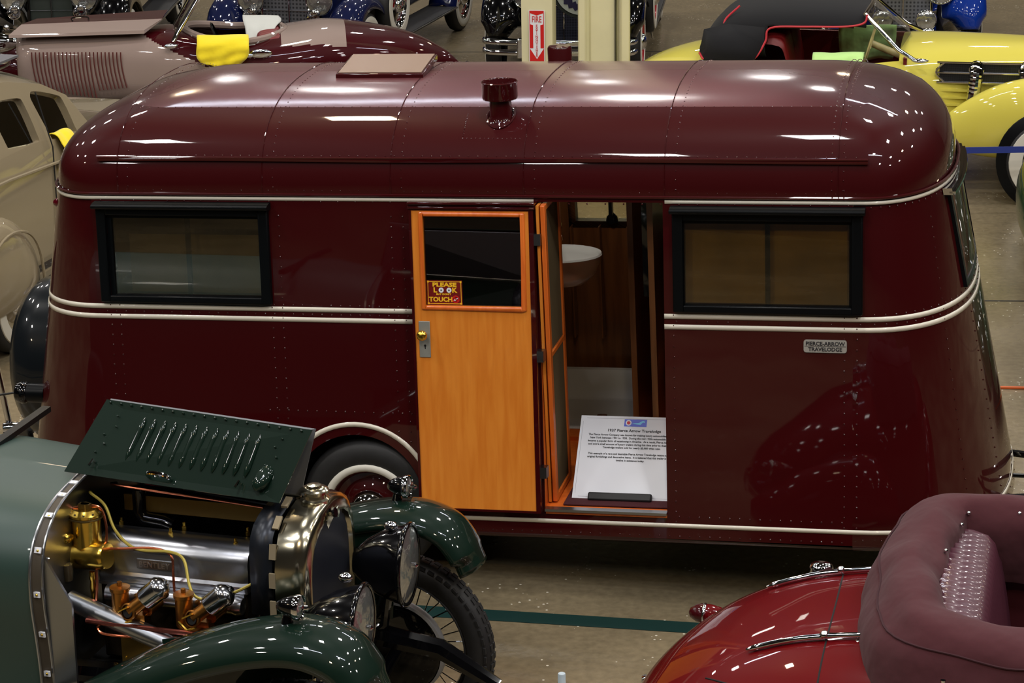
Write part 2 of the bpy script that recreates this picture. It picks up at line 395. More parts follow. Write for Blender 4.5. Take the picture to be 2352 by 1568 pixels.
# seams over the roof and down the sides, drip rails, lower moulding
for x in (-2.0, -1.23, -.565, .107, .80, 1.63):
    P = []
    for i in range(61):
        a = PI*i/60; c, s_ = -math.cos(a), math.sin(a)
        yy = YC+.859*(abs(c)**.8)*(1 if c > 0 else -1); zz = 2.03+(HR+.002)*abs(s_)**.8
        P.append((x, yy, zz))
    MB().tube(P, .0022, 5, mi=0).build('roof_seam', M_MAROON, TR)
def wallring(z, off, seg):   # seg: 'near' rear corner -> straight -> front corner
    o = outline(z, off, nx=NX)
    return o
def band(z, h, off, x0=None, x1=None, rear=True, front=True, full=False):
    # ribbon of height h following the wall, from x0 to x1 on the near side, optionally round the ends
    def path(zz):
        o = outline(zz, off)
        if full: return o+[o[0]]
        pts = []
        nstr = o[:NX+1]
        if rear: pts += o[-NC-2:]
        a = XA if rear else x0; b = XB if front else x1
        y = yn(zz)-off
        k = 12
        pts += [(a+(b-a)*i/k, y) for i in range(k+1)]
        if front: pts += o[NX+1:NX+1+2*NC]
        return pts
    lo, hi = path(z-h/2), path(z+h/2)
    m = MB(); m.rings([[(x, y, z-h/2) for x, y in lo], [(x, y, z+h/2) for x, y in hi]], False, loop=False)
    return m
solid(band(2.0124, .017, .002, x1=.155, front=False).build('pinstripe', M_CREAM, TR), .002)
solid(band(2.0124, .017, .002, x0=.80, rear=False).build('pinstripe', M_CREAM, TR), .002)
for z in (1.4536, 1.4016):
    solid(band(z, .024, .002, x1=-.455, front=False).build('pinstripe', M_CREAM, TR), .002)
    solid(band(z, .024, .002, x0=.79, rear=False).build('pinstripe', M_CREAM, TR), .002)
solid(band(.40, .021, .002, x0=-.42, rear=False).build('pinstripe', M_CREAM, TR), .002)
solid(band(.40, .021, .002, x1=-1.22, front=False).build('pinstripe', M_CREAM, TR), .002)
ap = []
for i in range(33):
    a = PI*i/32; ap.append([(-.80+r*math.cos(a), yn(.467+r*math.sin(a))-.003, .467+r*math.sin(a)) for r in (.388, .412)])
ap = [[(-.412, yn(.4)-.003, .40), (-.388, yn(.4)-.003, .40)][::-1]]+ap+[[(-1.188, yn(.4)-.003, .4), (-1.212, yn(.4)-.003, .4)]]
solid(MB().rings(ap, False, loop=False).build('pinstripe', M_CREAM, TR), .002)
# lower edge of the roof: lap moulding; drip rail
MB().tube([(x, y, 2.034) for x, y in outline(2.0299, .006)], .008, 6, closed=True).build('belt_moulding', M_MAROON, TR)
yr = roof_y(2.205)
MB().tube([(x, yr-.012, 2.205+.003*math.sin(x*3)) for x in [(-2.10+3.87*i/40) for i in range(41)]], .010, 6).build('drip_rail', M_MAROON, TR)
MB().box(-2.10, 1.77, yr-.02, yr+.01, 2.212, 2.219).build('rail_flange', M_MAROON, TR)
# rivets: real small domes, too small to pick apart
rv = MB()
def rivet(p, nrm, r=.0048):
    p = Vector(p); nn = Vector(nrm).normalized(); u = nn.orthogonal().normalized(); v = nn.cross(u); 
    a = [p+(u*math.cos(k*PI/3)+v*math.sin(k*PI/3))*r for k in range(6)]; t = p+nn*r*.7
    b = [p+(u*math.cos(k*PI/3)+v*math.sin(k*PI/3))*r*.6+nn*r*.55 for k in range(6)]
    rv.add(a+b+[t], [(k, (k+1) % 6, 6+(k+1) % 6, 6+k) for k in range(6)]+[(6+k, 6+(k+1) % 6, 12) for k in range(6)])
WN = Vector((0, -1, K))
def inopen(x, z):
    for (a, b, c, d) in ((-2.13, -1.2, 1.47, 1.99), (.82, 1.76, 1.47, 1.99), (-.47, .81, .44, 2.0)):
        if a < x < b and c < z < d: return True
    return (x+.80)**2+(z-.467)**2 < .40**2
def wrow(x, z0, z1, step=.052):
    z = z0
    while z < z1:
        if not inopen(x, z): rivet((x, yn(z)-.001, z), WN)
        z += step
for x in (-2.08, -2.03, -1.155, -1.21, -.57, -.51, .835, 1.66, 1.72): wrow(x, .42, 1.98)
def hrow(z, x0, x1, step=.05):
    x = x0
    while x < x1:
        if not inopen(x, z): rivet((x, yn(z)-.001, z), WN)
        x += step
for z in (1.475, 1.428): hrow(z, -2.1, 1.7)
for z in (.445, .345): hrow(z, -2.1, 1.7)
hrow(2.0, -2.1, 1.7, .09); hrow(.93, -1.25, -.45)
# round the front corner
for z in (1.428, 1.475, .36, 1.99):
    o = outline(z, .001)
    for i in range(NX+1, NX+1+2*NC-2): rivet((*((Vector(o[i])+Vector(o[i-1]))/2), z), (o[i][1]-o[i-1][1], -(o[i][0]-o[i-1][0]), 0))
for zi in range(30):
    z = .45+zi*.05
    o = outline(z, .001)
    for i in (NX+9, NX+14): rivet((*o[i], z), (o[i+1][1]-o[i][1], -(o[i+1][0]-o[i][0]), 0))
def roof_pt(x, a):
    f = abs(a); s_ = (1-f**2.5)**.4
    yy = YC+.857*a; zz = 2.03+HR*s_
    d = .01; f2 = abs(a+d); z2 = 2.03+HR*(1-min(1, f2)**2.5)**.4
    t = Vector((0, .857*d, z2-zz)); nn = Vector((0, -t.z, t.y)); nn = nn if nn.z > 0 or a < -.9 else -nn
    return (x, yy, zz), nn
for x in (-2.0, -1.23, -.565, .107, .80, 1.60):
    L = 0; prev = None; a = -.999
    for i in range(600):
        a = -.999+i/600*1.7
        p, nn = roof_pt(x, a); p = Vector(p)
        if prev is None or (p-prev).length > .042:
            rivet(p, nn, .0045); rivet(p+Vector((.055, 0, 0)), nn, .0045); prev = p
for i in range(80):
    x = -2.0+i*.047; p, nn = roof_pt(x, -.66); rivet(p, nn, .004)
    p, nn = roof_pt(x, -.998); rivet((p[0], p[1], 2.055), nn, .004)
    rivet((x, yr-.004, 2.226), (0, -1, .5), .004)
for i in range(14):   # access patch round the stove vent
    p, nn = roof_pt(-.21+i*.022, -.885); rivet(p, nn, .004)
for i in range(14):
    p, nn = roof_pt(-.21, -.885+i*.012); rivet(p, nn, .004)
o = rv.build('rivet', M_MAROON, TR, 60); o['kind'] = 'stuff'
# ------------------------------------------------------------------ trailer: windows, door, interior, fittings
M_GLASS = glass_mat('window glass', (.80, .77, .66), .08)
M_GLASSD = glass_mat('dark door glass', (.55, .45, .45), .05)
M_GREEN = glass_mat('green tinted glass', (.35, .62, .48), .22)
def wood(name, a, b, sc=(14, 14, .8), rough=.35, coat=.5):
    m = bpy.data.materials.new(name); m.use_nodes = True; nt = m.node_tree; p = nt.nodes['Principled BSDF']; L = nt.links.new
    tc = nt.nodes.new('ShaderNodeTexCoord'); mp = nt.nodes.new('ShaderNodeMapping'); mp.inputs['Scale'].default_value = sc
    n = nt.nodes.new('ShaderNodeTexNoise'); n.inputs['Scale'].default_value = 3; n.inputs['Detail'].default_value = 6; n.inputs['Distortion'].default_value = .4
    r = nt.nodes.new('ShaderNodeValToRGB'); e = r.color_ramp.elements; e[0].position = .35; e[1].position = .65; e[0].color = (*lin(a), 1); e[1].color = (*lin(b), 1)
    L(tc.outputs['Object'], mp.inputs[0]); L(mp.outputs[0], n.inputs['Vector']); L(n.outputs['Fac'], r.inputs[0]); L(r.outputs[0], p.inputs['Base Color'])
    p.inputs['Roughness'].default_value = rough; p.inputs['Coat Weight'].default_value = coat; p.inputs['Coat Roughness'].default_value = .15
    return m
M_BIRCH = wood('varnished birch ply', (214, 122, 36), (226, 138, 48), (10, 10, .5))
M_BIRCHF = wood('orange varnished moulding', (206, 96, 30), (222, 112, 38), (10, 10, .6))
M_WALNUT = wood('dark panelled wood', (96, 56, 26), (120, 74, 38), (8, 8, .5))
M_CABIN = mat('cabin wall cream', (150, 130, 92), .7)
M_SEAT = mat('brown upholstery', (110, 88, 62), .95, vary=(20, .15))
M_SCREEN = mat('insect screen mesh', (86, 70, 38), .9)
def wl(x, z, off=0):   # point on near wall, off outward
    return Vector((x, yn(min(z, 2.029)), z))+Vector((0, -1, K)).normalized()*off
def wbox(m, x0, x1, z0, z1, o0, o1, mi=0):
    m.hexa([wl(x0, z0, o0), wl(x1, z0, o0), wl(x1, z1, o0), wl(x0, z1, o0)], [wl(x0, z0, o1), wl(x1, z0, o1), wl(x1, z1, o1), wl(x0, z1, o1)], mi); return m
def window(x0, x1, hx0, hx1, post):
    fw = thing_part('window_frame', TR)
    m = MB(); f = .05
    for (a, b, c, d) in ((x0, x0+f, 1.478, 1.965), (x1-f, x1, 1.478, 1.965), (x0+f, x1-f, 1.478, 1.478+.035), (x0+f, x1-f, 1.925, 1.965)):
        wbox(m, a, b, c, d, -.01, .028)
    fr = bevel(m.build('window_frame', M_BLACKM, TR, 30), .006)
    m = MB(); i0 = .028
    for (a, b, c, d) in ((hx0-.012, hx0+.012, WZ0, WZ1), (hx1-.012, hx1+.012, WZ0, WZ1), (hx0, hx1, WZ0-.01, WZ0+.008), (hx0, hx1, WZ1-.008, WZ1+.01)):
        wbox(m, a, b, c, d, -.045, .002)
    m.build('sash', M_BLACKM, fr, 30)
    wbox(MB(), hx0, hx1, WZ0, WZ1, -.012, -.008).build('pane', M_GLASS, fr, 0)
    wbox(MB(), post-.011, post+.011, WZ0, WZ1, -.05, -.03).build('centre_post', M_BLACKM, fr, 30)
    # awning hood
    mm = MB(); pr = [(0, 1.962), (.03, 1.958), (.058, 1.962), (.066, 1.972), (.058, 1.984), (.03, 1.992), (0, 1.995)]
    for a, b in ((x0-.008, x1+.012),):
        mm.rings([[wl(a, z, o_) for o_, z in pr], [wl(b, z, o_) for o_, z in pr]], True)
    mm.build('window_hood', M_BLACKM, fr, 30)
    mm = MB()
    for z in (1.974,): mm.tube([wl(x0-.008, z, .064), wl(x1+.012, z, .064)], .005, 6)
    mm.build('hood_bead', M_BLACKM, fr)
def thing_part(n, p): return None
def thing_part(n, p): return None
window(-2.122, -1.205, -2.06, -1.25, -1.655)
window(.837, 1.748, .88, 1.695, 1.29)
wbox(MB(), .87, 1.70, WZ0-.01, WZ1+.03, -.085, -.08).build('window_tone_panel', mat('amber painted window light', (205, 158, 66), .9, vary=(2.5, .35)), TR, 0)  # added panel; its amber stands in for light behind the glass
wbox(MB(), -2.02, -1.24, 1.50, 1.80, -.16, -.155).build('half_tone_panel', mat('drab painted window light', (140, 118, 80), .9, vary=(2.5, .3)), TR, 0)  # added panel; drab tone lightens the otherwise dark window view
# far-side windows, simple frames and glass
def fwindow(x0, x1, z0, z1):
    m = MB(); f = .04
    for (a, b, c, d) in ((x0-f, x0, z0-f, z1+f), (x1, x1+f, z0-f, z1+f), (x0, x1, z0-f, z0), (x0, x1, z1, z1+f)):
        m.hexa([(a, 2*YC-yn(c)-.05, c), (b, 2*YC-yn(c)-.05, c), (b, 2*YC-yn(d)-.05, d), (a, 2*YC-yn(d)-.05, d)], [(a, 2*YC-yn(c)+.02, c), (b, 2*YC-yn(c)+.02, c), (b, 2*YC-yn(d)+.02, d), (a, 2*YC-yn(d)+.02, d)])
    fr = m.build('window_frame', M_BLACKM, TR, 30)
    MB().hexa([(x0, 2*YC-yn(z0)-.012, z0), (x1, 2*YC-yn(z0)-.012, z0), (x1, 2*YC-yn(z1)-.012, z1), (x0, 2*YC-yn(z1)-.012, z1)], [(x0, 2*YC-yn(z0)-.008, z0), (x1, 2*YC-yn(z0)-.008, z0), (x1, 2*YC-yn(z1)-.008, z1), (x0, 2*YC-yn(z1)-.008, z1)]).build('pane', M_GLASS, fr, 0)
    xm = (x0+x1)/2; MB().box(xm-.01, xm+.01, 2*YC-yn(z1)-.07, 2*YC-yn(z1)-.03, z0, z1).build('centre_post', M_BLACKM, fr, 0)
    MB().lathe([(.0, 0), (.035, 0), (.03, .03), (.012, .05), (.0, .06)], (xm, 2*YC-yn(z0)-.06, z0), (0, 0, 1), 10).build('latch', M_BLACKM, fr)
fwindow(-2.06, -1.25, WZ0, WZ1); fwindow(.88, 1.695, WZ0, WZ1); fwindow(0, .42, 1.47, 1.9)
# door, folded right back against the side
D0, D1 = -.463, .163
def dwall(m, x0, x1, z0, z1, o0, o1): return wbox(m, x0, x1, z0, z1, o0, o1)
GX0, GX1, GZ0, GZ1 = -.392, .098, 1.497, 1.940
dm = MB()
loops = [rect(D0+.012, D1-.022, .462, 1.972), rect(GX0, GX1, GZ0, GZ1)]
flat = [p for l in loops for p in l]; tr = geometry.tessellate_polygon([[Vector((a, b, 0)) for a, b in l] for l in loops]); nn = len(flat)
dm.add([wl(a, b, .056) for a, b in flat]+[wl(a, b, .030) for a, b in flat], list(tr)+[tuple(i+nn for i in t) for t in tr]+[(i, (i+1) % 4, (i+1) % 4+nn, i+nn) for i in range(4)]+[(4+i, 4+(i+1) % 4, 4+(i+1) % 4+nn, 4+i+nn) for i in range(4)])
door = dm.build('entry_door', M_BIRCH, TR, 30)
m = MB()
for (a, b, c, d) in ((D0, D0+.013, .452, 1.98), (D1-.023, D1, .452, 1.98), (D0+.013, D1-.023, .452, .463), (D0+.013, D1-.023, 1.971, 1.98)): wbox(m, a, b, c, d, .016, .060)
wbox(m, D0, D1, .452, 1.98, .010, .029); 
m = MB()
for (a, b, c, d) in ((D0, D0+.013, .452, 1.98), (D1-.023, D1, .452, 1.98), (D0+.013, D1-.023, .452, .463), (D0+.013, D1-.023, 1.971, 1.98)): wbox(m, a, b, c, d, .012, .060)
bevel(m.build('door_edge', M_MAROON, door, 30), .003)
m = MB()
for z0, z1, o_ in ((1.978, 1.990, .068), (1.990, 2.0, .060), (2.0, 2.012, .072)): wbox(m, D0-.005, D1+.008, z0, z1, .01, o_)
bevel(m.build('door_header', M_MAROON, door, 30), .003)
m = MB(); f = .022
for k, (a, b, c, d) in enumerate(((GX0-f, GX0, GZ0-f, GZ1+f), (GX1, GX1+f, GZ0-f, GZ1+f), (GX0, GX1, GZ0-f, GZ0), (GX0, GX1, GZ1, GZ1+f))): wbox(m, a, b, c, d, .05, .066)
bevel(m.build('glazing_frame', M_BIRCHF, door, 30), .008, 3)
wbox(MB(), GX0-.002, GX1+.002, GZ0-.002, GZ1+.002, .042, .046).build('pane', M_GLASSD, door, 0)
wbox(MB(), D0+.02, D1-.03, 1.46, 1.96, .002, .006).build('panel_behind_glass', M_MAROON, door, 0)
m = MB(); wbox(m, -.432, -.375, 1.235, 1.418, .056, .061)
pl = bevel(m.build('lock_plate', mat('worn nickel plate', (150, 150, 142), .45, .35), door, 30), .003)
kb = MB(); q = wl(-.409, 1.352, .06); kb.lathe([(.0, .052), (.014, .05), (.024, .042), (.027, .034), (.022, .026), (.010, .02), (.009, 0)], q, (0, -1, K), 20); kb.build('door_knob', M_BRASS, pl)
m = MB(); q = wl(-.402, 1.295, .0615); m.prism([(q.x+.006*math.cos(a*PI/5), q.z+.006*math.sin(a*PI/5)) for a in range(10)], 'y', q.y-.001, q.y); m.box(q.x-.0025, q.x+.0025, q.y-.001, q.y, q.z-.02, q.z); m.build('keyhole', M_DARK, pl, 0)
for z in (.66, 1.25, 1.83):
    wbox(MB(), .160, .196, z-.028, z+.028, .0, .058).build('hinge', M_DCHROME, TR, 30)
# sticker on the door glass
st = thing('warning_sticker', 'maroon and gold please look do not touch sticker on door glass', 'sticker', (0, 11.201, 0), (0, -EP, -TH))
M_GOLD = mat('gold lettering', (240, 190, 40), .4, emit=None); M_STK = mat('sticker maroon', (112, 18, 16), .4)
sx0, sx1, sz0, sz1 = -.387, -.206, 1.499, 1.622
SO = .047
wbox(MB(), sx0, sx1, sz0, sz1, .0462, SO).build('sheet', M_STK, st, 0)
m = MB(); e = .005
for (a, b, c, d) in ((sx0+e, sx1-e, sz0+e, sz0+e+.003), (sx0+e, sx1-e, sz1-e-.003, sz1-e), (sx0+e, sx0+e+.003, sz0+e, sz1-e), (sx1-e-.003, sx1-e, sz0+e, sz1-e)): wbox(m, a, b, c, d, SO, SO+.0006)
for a in (sx0+.003, sx1-.012):
    for c in (sz0+.003, sz1-.012): wbox(m, a, a+.009, c, c+.009, SO, SO+.0009)
m.build('gold_border', M_GOLD, st, 0)
cx = (sx0+sx1)/2
def stext(s, x, z, size, mt, sx=1, bold=.0006, name='lettering'):
    q = wl(x, z, SO+.0004); text_mesh(s, size, .0004, name, mt, st, frame_mtx(q, (1, 0, 0), (0, K, 1)), bold=bold, sx=sx)
stext('PLEASE', cx, sz1-.031, .027, M_GOLD, 1.45, .0012)
stext('L', cx-.048, sz1-.060, .034, M_GOLD, 1.1, .0014); stext('K', cx+.050, sz1-.060, .034, M_GOLD, 1.1, .0014)
for dx in (-.017, .023):
    q = wl(cx+dx, sz1-.049, SO+.0004)
    MB().lathe([(0, .0008), (.013, .0008), (.013, 0)], q, (0, -1, K), 16).build('letter', M_WHITE, st, 0)
    MB().lathe([(0, .0014), (.004, .0014), (.004, .0008)], q, (0, -1, K), 8).build('eye', M_INK, st, 0)
stext('BUT DON\'T', cx-.005, sz1-.073, .011, M_GOLD, 1.3, .0006)
stext('TOUCH', cx-.02, sz1-.106, .032, M_GOLD, 1.05, .0014)
q = wl(cx+.056, sz1-.094, SO+.0004)
MB().lathe([(.013, .0008), (.019, .0008), (.019, 0)], q, (0, -1, K), 20).build('no_symbol', M_RED, st, 0)
m = MB(); m.prism([(q.x-.012, q.z+.008), (q.x-.008, q.z+.012), (q.x+.012, q.z-.008), (q.x+.008, q.z-.012)], 'y', q.y-.001, q.y-.0002); m.build('slash', M_RED, st, 0)
m = MB(); m.prism([(q.x-.012, q.z-.006), (q.x-.003, q.z-.008), (q.x+.01, q.z+.003), (q.x+.013, q.z+.008), (q.x+.002, q.z+.004), (q.x-.004, q.z+.004)], 'y', q.y-.0006, q.y-.0002); m.build('pointing_hand', M_WHITE, st, 0)
# name badge on the side
m = MB(); bx0, bx1, bz0, bz1 = 1.466, 1.672, 1.290, 1.352
r_ = .012; pp = [(cx_+r_*math.cos(a), cz_+r_*math.sin(a)) for cx_, cz_, a0 in ((bx1-r_, bz1-r_, 0), (bx0+r_, bz1-r_, PI/2), (bx0+r_, bz0+r_, PI), (bx1-r_, bz0+r_, 1.5*PI)) for a in [a0+PI/2*i/4 for i in range(5)]]
nn = len(pp); m.add([wl(a, b, 0) for a, b in pp]+[wl(a, b, .005) for a, b in pp], [tuple(range(nn, 2*nn))]+[(i, (i+1) % nn, (i+1) % nn+nn, i+nn) for i in range(nn)])
bd = m.build('name_badge', mat('badge metal', (196, 196, 188), .38, .6), TR, 30)
bc = (bx0+bx1)/2
M_BLK2 = M_INK
for s_, z_ in (('PIERCE-ARROW', bz1-.027), ('TRAVELODGE', bz0+.0075)):
    q = wl(bc, z_, .0055); text_mesh(s_, .0262, .0006, 'lettering', M_BLK2, bd, frame_mtx(q, (1, 0, 0), (0, K, 1)), bold=.0007, sx=1.0 if s_[0] == 'P' else .98)
m = MB(); wbox(m, bx0+.004, bx1-.004, (bz0+bz1)/2-.0012, (bz0+bz1)/2+.0006, .005, .006); m.build('divider', M_BLK2, bd, 0)
# running wheel
def wheel(parent, c, ax, R, wdt, rimR, wr0, wr1, rim_m, cap_r, hub='cap', name='wheel', seg=40, tm=None):
    c = Vector(c); ax = Vector(ax).normalized(); h = wdt/2
    prof = [(rimR, -h*.7), (rimR+.02, -h*.95), ((R+rimR)/2, -h), (R-.035, -h*.92), (R-.01, -h*.7), (R, -h*.4), (R, h*.4), (R-.01, h*.7), (R-.035, h*.92), ((R+rimR)/2, h), (rimR+.02, h*.95), (rimR, h*.7)]
    ty = MB().lathe(prof, c, ax, seg).build('tyre', tm or M_RUBBER, parent, 50)
    if wr1:
        MB().lathe([(wr0, h*.93), (wr0+.004, h*1.0+.004), ((wr0+wr1)/2, h*1.02+.005), (wr1-.004, h*1.0+.003), (wr1, h*.93)], c, ax, seg).build('whitewall', M_WWALL, ty, 60)
    rim = MB().lathe([(rimR+.008, h*.98), (rimR-.004, h*.9), (rimR-.02, h*.55), (rimR-.05, h*.45), (cap_r*1.15, h*.75), (cap_r, h*.8), (.0, h*.8)], c, ax, seg).build('rim', rim_m, parent, 40)
    MB().lathe([(cap_r, h*.8), (cap_r*.98, h*.95), (cap_r*.8, h*1.25), (cap_r*.45, h*1.45), (0, h*1.5)], c, ax, 28).build('hubcap', M_CHROME, rim, 60)
    return ty
wheel(TR, (-.757, .13, .41), (0, -1, .0), .365, .19, .205, .205, .245, M_MAROON, .10)
wheel(TR, (-.757, 2*YC-.13, .41), (0, 1, .0), .365, .19, .205, .205, .245, M_MAROON, .10)
# stove vent, flue behind, roof hatch
def roof_n(y): 
    a = (y-YC)/.857; p, nn = roof_pt(0, a); return p[2]
vz = roof_n(.36)
m = MB(); m.lathe([(.075, 0), (.066, .015), (.058, .03), (.055, .05), (.055, .19), (.05, .19), (.05, .1), (0, .1)], (-.04, .36, vz-.035), (0, 0, 1), 28)
vent = m.build('stove_vent', M_MAROON, TR, 40)
m = MB(); m.lathe([(.055, .12), (.086, .125), (.089, .135), (.089, .205), (.092, .21), (.087, .213), (.083, .205), (.083, .14), (.045, .14)], (-.04, .36, vz-.035), (0, 0, 1), 32); m.build('vent_cap', M_MAROON, vent, 40)
m = MB(); m.tube([(-.04+.068*math.cos(a), .36+.075*math.sin(a), roof_n(.36+.075*math.sin(a))+.004) for a in [2*PI*i/24 for i in range(24)]], .006, 6, closed=True); m.build('vent_flange', M_MAROON, vent)
m = MB(); m.lathe([(.064, -.1), (.066, .2), (.06, .212), (0, .218)], (-.01, 1.66, 2.285), (0, 0, 1), 32); m.build('flue', M_MAROON, TR, 40)
hx0, hx1, hy0, hy1 = -1.02, -.555, .84, 1.14
m = MB(); m.box(hx0+.02, hx1-.02, hy0+.02, hy1-.02, 2.40, 2.50); cu = m.build('hatch_curb', M_MAROON, TR, 30)
m = MB(); m.hexa([(hx0-.005, hy0-.01, 2.476), (hx1, hy0-.01, 2.476), (hx1, hy1, 2.520), (hx0-.005, hy1, 2.520)], [(hx0-.005, hy0-.01, 2.508), (hx1, hy0-.01, 2.508), (hx1, hy1, 2.552), (hx0-.005, hy1, 2.552)])
ld = bevel(m.build('hatch_lid', M_MAROON, cu, 30), .005)
MB().hexa([(hx0+.008, hy0+.005, 2.511), (hx1-.012, hy0+.005, 2.511), (hx1-.012, hy1-.012, 2.553), (hx0+.008, hy1-.012, 2.553)], [(hx0+.008, hy0+.005, 2.5145), (hx1-.012, hy0+.005, 2.5145), (hx1-.012, hy1-.012, 2.5565), (hx0+.008, hy1-.012, 2.5565)]).build('lid_reflection', paint('pale lid painted reflection', (150, 128, 112), .35), ld, 0)  # thin pale sheet: the lid's bright reflection put into colour
# spare wheel cover at the back, tail lamps
m = MB(); m.lathe([(0, .42), (.30, .42), (.40, .40), (.455, .34), (.475, .24), (.475, .02), (.42, 0)], (-2.52, .98, .88), (-1, 0, 0), 48)
m.build('spare_tyre_cover', paint('black tyre cover', (20, 24, 28), .3, coat=.5), TR, 50)
m = MB(); m.lathe([(.0, .0), (.052, 0), (.052, .10), (.0, .10)], (-2.585, .30, .90), (-1, 0, 0), 20); tl = m.build('tail_lamp', M_BLACKM, TR, 50)
m = MB(); m.lathe([(.045, .10), (.058, .115), (.060, .14), (.05, .165), (.0, .178)], (-2.585, .30, .90), (-1, 0, 0), 20); m.build('lamp_lens', M_BLACK, tl, 50)
m = MB(); m.lathe([(.034, 0), (.032, .012), (.026, .026), (.014, .043), (.0, .05)], (-2.40, .34, 1.935), (-1, -.1, 0), 18); mk = m.build('marker_lamp', paint('ruby lens', (80, 8, 20), .15), TR, 60)
m = MB(); m.lathe([(.040, -.01), (.042, .0), (.036, .014)], (-2.40, .34, 1.935), (-1, -.1, 0), 18); m.build('bezel', M_CHROME, mk, 60)
MB().tube([(-2.75, .3, .90), (-2.9, .32, .87), (-3.05, .35, .875), (-3.3, .4, .86)], .006, 6).build('cable', M_RUBBER, TR)
# front picture window with its hood
def fpt(y, z, o_=0):
    x = xr(z)-.025; dy = abs(y-YC)/.5
    return (x+.005-.03*dy**2+o_, y, z)
def fbox(m, y0, y1, z0, z1, o0, o1, n=8):
    r0 = [[fpt(y0+(y1-y0)*i/n, z0, o0), fpt(y0+(y1-y0)*i/n, z1, o0), fpt(y0+(y1-y0)*i/n, z1, o1), fpt(y0+(y1-y0)*i/n, z0, o1)] for i in range(n+1)]
    m.rings(r0, True); return m
m = MB(); fbox(m, .56, .60, 1.49, 1.97, -.06, .022, 1); fbox(m, 1.40, 1.44, 1.49, 1.97, -.06, .022, 1); fbox(m, .60, 1.40, 1.49, 1.52, -.03, .022); fbox(m, .60, 1.40, 1.94, 1.97, -.03, .022)
ff = m.build('window_frame', M_BLACKM, TR, 30)
fbox(MB(), .60, 1.40, 1.52, 1.94, .004, .01).build('pane', M_GREEN, ff, 40)
fbox(MB(), .58, 1.42, 1.50, 1.96, -.03, -.02).build('reflection_panel', mat('green painted reflection', (62, 104, 80), .8), ff, 40)  # added panel; its green stands in for reflections in the pane
m = MB(); fbox(m, .50, 1.50, 1.968, 2.0, .0, .045); fbox(m, .50, 1.50, 1.975, 1.985, .03, .06); m.build('window_hood', M_CHROME, ff, 30)
# threshold, floor, inner cabin
m = MB(); m.box(.175, .79, -.012, .03, .455, .468); m.build('threshold', M_ALU, TR, 30)
m = MB(); m.box(-2.1, 1.68, .43, 1.94, .42, .462); m.box(-.45, 1.68, .04, .43, .42, .462); m.build('cabin_floor', M_BIRCHF, TR, 0)
m = MB(); m.box(.178, .79, -.0, .05, .44, .4655); m.build('floor_sill', M_BIRCHF, TR, 0)
def inner(nr, off=.05):
    m = MB(); holes = [(-2.06, -1.25, WZ0, WZ1), (.88, 1.67, WZ0, WZ1), (DX0, DX1, 0, DZ1) if nr else (0, .42, 1.47, 1.9)]
    if nr: holes.append((-1.15, -.45, 0, .83))
    xs = sorted({-2.1, 1.68} | {h[0] for h in holes} | {h[1] for h in holes}); zs = sorted({.47, 2.06} | {h[2] for h in holes if h[2] > 0} | {h[3] for h in holes})
    for a, b in zip(xs, xs[1:]):
        for c, d in zip(zs, zs[1:]):
            mx, mz = (a+b)/2, (c+d)/2
            if any(h[0] < mx < h[1] and h[2] < mz < h[3] for h in holes): continue
            m.add([(x, (K*(z-.33)+off) if nr else 2*YC-K*(z-.33)-off, z) for x, z in ((a, c), (b, c), (b, d), (a, d))], [(0, 1, 2, 3)])
    return m
inner(True).build('cabin_lining', M_WALNUT, TR, 0)
inner(False).build('cabin_lining', M_WALNUT, TR, 0)
MB().box(-2.13, -2.12, .24, 1.76, .47, 2.06).build('cabin_lining', M_CABIN, TR, 0)
MB().box(1.70, 1.71, .24, 1.76, .47, 2.06).build('cabin_lining', M_CABIN, TR, 0)
MB().box(-1.95, 1.5, .25, 1.75, 2.2, 2.22).build('cabin_ceiling', M_CABIN, TR, 0)
m = MB(); wbox(m, .150, .172, .46, 1.99, -.09, -.004); m.box(.15, .81, .2, .24, 2.02, 2.03); m.build('door_jamb', M_BIRCHF, TR, 0)
# screen door standing inward
m = MB(); X0 = .196
def sd(y0, y1, z0, z1, x0=X0, x1=X0+.022): m.box(x0, x1, y0, y1, z0, z1)
sd(.09, .13, .47, 2.0); sd(.43, .46, .47, 2.0); sd(.13, .43, .47, .50); sd(.13, .43, 1.97, 2.0); sd(.13, .43, 1.22, 1.245)
scd = bevel(m.build('screen_door', M_BIRCHF, TR, 30), .003)
MB().box(X0+.010, X0+.012, .13, .43, .5, 1.97).build('mesh_panel', M_SCREEN, scd, 0)
MB().box(.176, .19, .085, .45, .47, 2.0).build('door_leaf', M_BIRCH, scd, 0)
# bathroom: partitions, battens, basin, tub
MB().box(-.14, -.11, .9, 1.86, .462, 2.1).build('partition', M_WALNUT, TR, 0)
MB().box(.46, .49, .95, 1.86, .462, 2.1).build('partition', M_WALNUT, TR, 0)
MB().box(.66, .69, .42, .95, .462, 2.0).build('partition', M_WALNUT, TR, 0)
MB().box(.63, .658, .44, .7, 1.45, 2.0).build('wall_mirror', M_BLACK, TR, 0)
for x in (-.02, .14, .30, .42): MB().box(x-.004, x+.004, 1.80, 1.88, .8, 1.45).build('batten', M_WALNUT, TR, 0)
m = MB()
def basin(cx_, cy_, z, a, b, d):
    rs = []
    for f, h in ((.30, -d), (.62, -d*.92), (.86, -d*.6), (.97, -d*.25), (1.0, 0), (1.04, .008), (1.02, .018), (.96, .012), (.88, -.02), (.7, -d*.6), (.3, -d*.8)):
        rs.append([(cx_+a*f*math.cos(t), cy_+b*f*math.sin(t), z+h) for t in [2*PI*i/28 for i in range(28)]])
    return MB().rings(rs, True)
M_CERAM = mat('white ceramic', (212, 214, 214), .15, coat=.6)
bs = thing('wash_basin', 'white oval wash basin on the trailer bathroom wall', 'sink', (0, 11.201, 0), (0, -EP, -TH))
